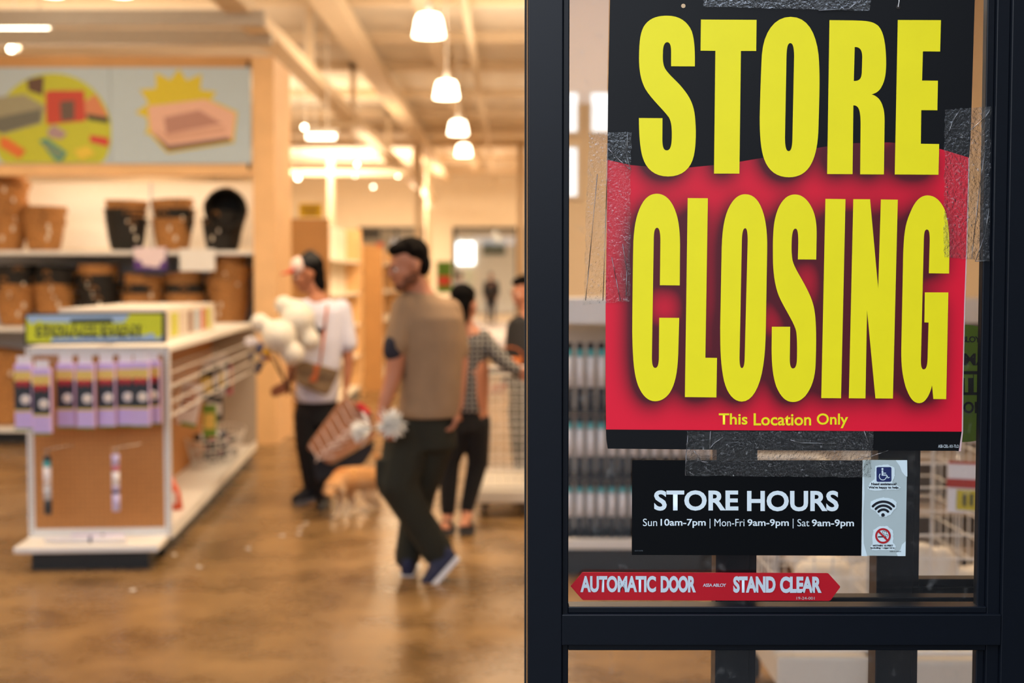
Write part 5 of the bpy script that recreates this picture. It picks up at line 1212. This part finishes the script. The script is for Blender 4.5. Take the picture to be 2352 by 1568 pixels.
far_person(1128, 605, 737, 45.8, 'distant person all in black standing in the far hall', mat('far_black', (14, 14, 15), .9), mat('far_black', (14, 14, 15), .9))
far_person(1056, 612, 740, 42.5, 'distant person with dark hair and grey top near the far doorway', mat('far_grey', (120, 122, 128), .9), mat('far_black', (14, 14, 15), .9), 180)
# ================================================================== DOG
Y0 = 8.5
dg_ = thing('dog', 'small tan and cream curly dog walking with lowered head between the shoppers', 'dog', None, (J(800, 1200).x, Y0, 0))
m = MB(); q = Y0/3000
m.cap(J(850, 1098, .12), 27*q, J(820, 1098, .03), 29*q, 14); m.cap(J(820, 1098, .03), 29*q, J(790, 1102, -.06), 30*q, 14)
m.cap(J(788, 1096, -.06), 22*q, J(770, 1108, -.16), 18*q); m.sph(J(766, 1118, -.20), (20*q, 19*q, 18*q), 14, 10)
m.cap(J(762, 1124, -.22), 12*q, J(754, 1136, -.30), 8*q); m.sph(J(752, 1138, -.32), 6*q, 10, 8)
for sx_ in (-1, 1): m.cap(J(768+sx_*15, 1108, -.19), 6*q, J(768+sx_*20, 1130, -.19), 8*q)
def leg(j, hz, front):
    a = J(*j[0]); k_ = J(*j[1]); f_ = J(*j[2]); m.cap(a, 13*q, k_, 8*q); m.cap(k_, 8*q, f_, 6.5*q); m.cap(f_, 8*q, f_+Vector((-.012, -.05, -.004)), 7*q)
def gz(px, dy): return (px, 784-(0), dy)
def foot(px, dy):
    Y = Y0+dy; return W(px, 640+3000*(CH-.022)/Y, Y)
def leg2(a, k_, px, dy, hock=None):
    m.cap(a, 13*q, k_, 8*q); f_ = foot(px, dy)
    if hock is not None: m.cap(k_, 8*q, hock, 6*q); m.cap(hock, 6*q, f_, 6*q)
    else: m.cap(k_, 8*q, f_, 6*q)
    m.cap(f_, 8.5*q, f_+Vector((-.02, -.045, -.003)), 7*q)
leg2(J(784, 1118, -.12), J(782, 1156, -.11), 778, -.13); leg2(J(800, 1118, -.02), J(812, 1156, .0), 814, -.03)
leg2(J(848, 1112, .10), J(838, 1140, .04), 852, .12, J(858, 1158, .14)); leg2(J(862, 1110, .18), J(856, 1140, .10), 868, .2, J(872, 1158, .2))
m.cap(J(866, 1086, .16), 8*q, J(872, 1058, .18), 7*q); m.cap(J(872, 1058, .18), 8*q, J(862, 1042, .14), 5*q)
fur = bpy.data.materials.new('dog_fur'); fur.use_nodes = True; n = fur.node_tree; b = n.nodes['Principled BSDF']; b.inputs['Roughness'].default_value = .95
t = n.nodes.new('ShaderNodeTexCoord'); nz = n.nodes.new('ShaderNodeTexNoise'); nz.inputs['Scale'].default_value = 7; nz.inputs['Detail'].default_value = 6; n.links.new(t.outputs['Object'], nz.inputs['Vector'])
sz = n.nodes.new('ShaderNodeSeparateXYZ'); n.links.new(t.outputs['Object'], sz.inputs[0])
ma = n.nodes.new('ShaderNodeMath'); ma.operation = 'MULTIPLY_ADD'; ma.inputs[1].default_value = 2.6; ma.inputs[2].default_value = -.42; n.links.new(sz.outputs['Z'], ma.inputs[0])
mb_ = n.nodes.new('ShaderNodeMath'); mb_.operation = 'ADD'; n.links.new(ma.outputs[0], mb_.inputs[0]); n.links.new(nz.outputs['Fac'], mb_.inputs[1])
rp = n.nodes.new('ShaderNodeValToRGB'); rp.color_ramp.elements[0].position = .25; rp.color_ramp.elements[0].color = (*srgb((205, 182, 152)), 1); rp.color_ramp.elements[1].position = .75; rp.color_ramp.elements[1].color = (*srgb((196, 142, 88)), 1)
n.links.new(mb_.outputs[0], rp.inputs[0]); n.links.new(rp.outputs[0], b.inputs['Base Color'])
bp = n.nodes.new('ShaderNodeBump'); bp.inputs['Strength'].default_value = .7; bp.inputs['Distance'].default_value = .02; n2_ = n.nodes.new('ShaderNodeTexNoise'); n2_.inputs['Scale'].default_value = 60; n.links.new(t.outputs['Object'], n2_.inputs['Vector']); n.links.new(n2_.outputs['Fac'], bp.inputs['Height']); n.links.new(bp.outputs[0], b.inputs['Normal'])
blob('body', m, .008, fur, dg_, 3)
for p_, n_, r_ in (((751, 1138, -.345), 'nose', 4), ((758, 1119, -.262), 'eye', 2.4), ((772, 1119, -.262), 'eye', 2.4)): MB().sph(J(*p_), r_*q, 10, 8).obj(n_, black, dg_, True)
MB().path([J(784+20*math.cos(a), 1098+20*math.sin(a), -.10) for a in [2*math.pi*k/12 for k in range(13)]], .008, 6).obj('collar', mat('collar_orange', (200, 116, 40), .6), dg_, True)
MB().sph(J(812, 1083, -.08), .012, 10, 8).obj('tag', mat('tag_brass', (240, 190, 110), .3, metal=.8), dg_, True)
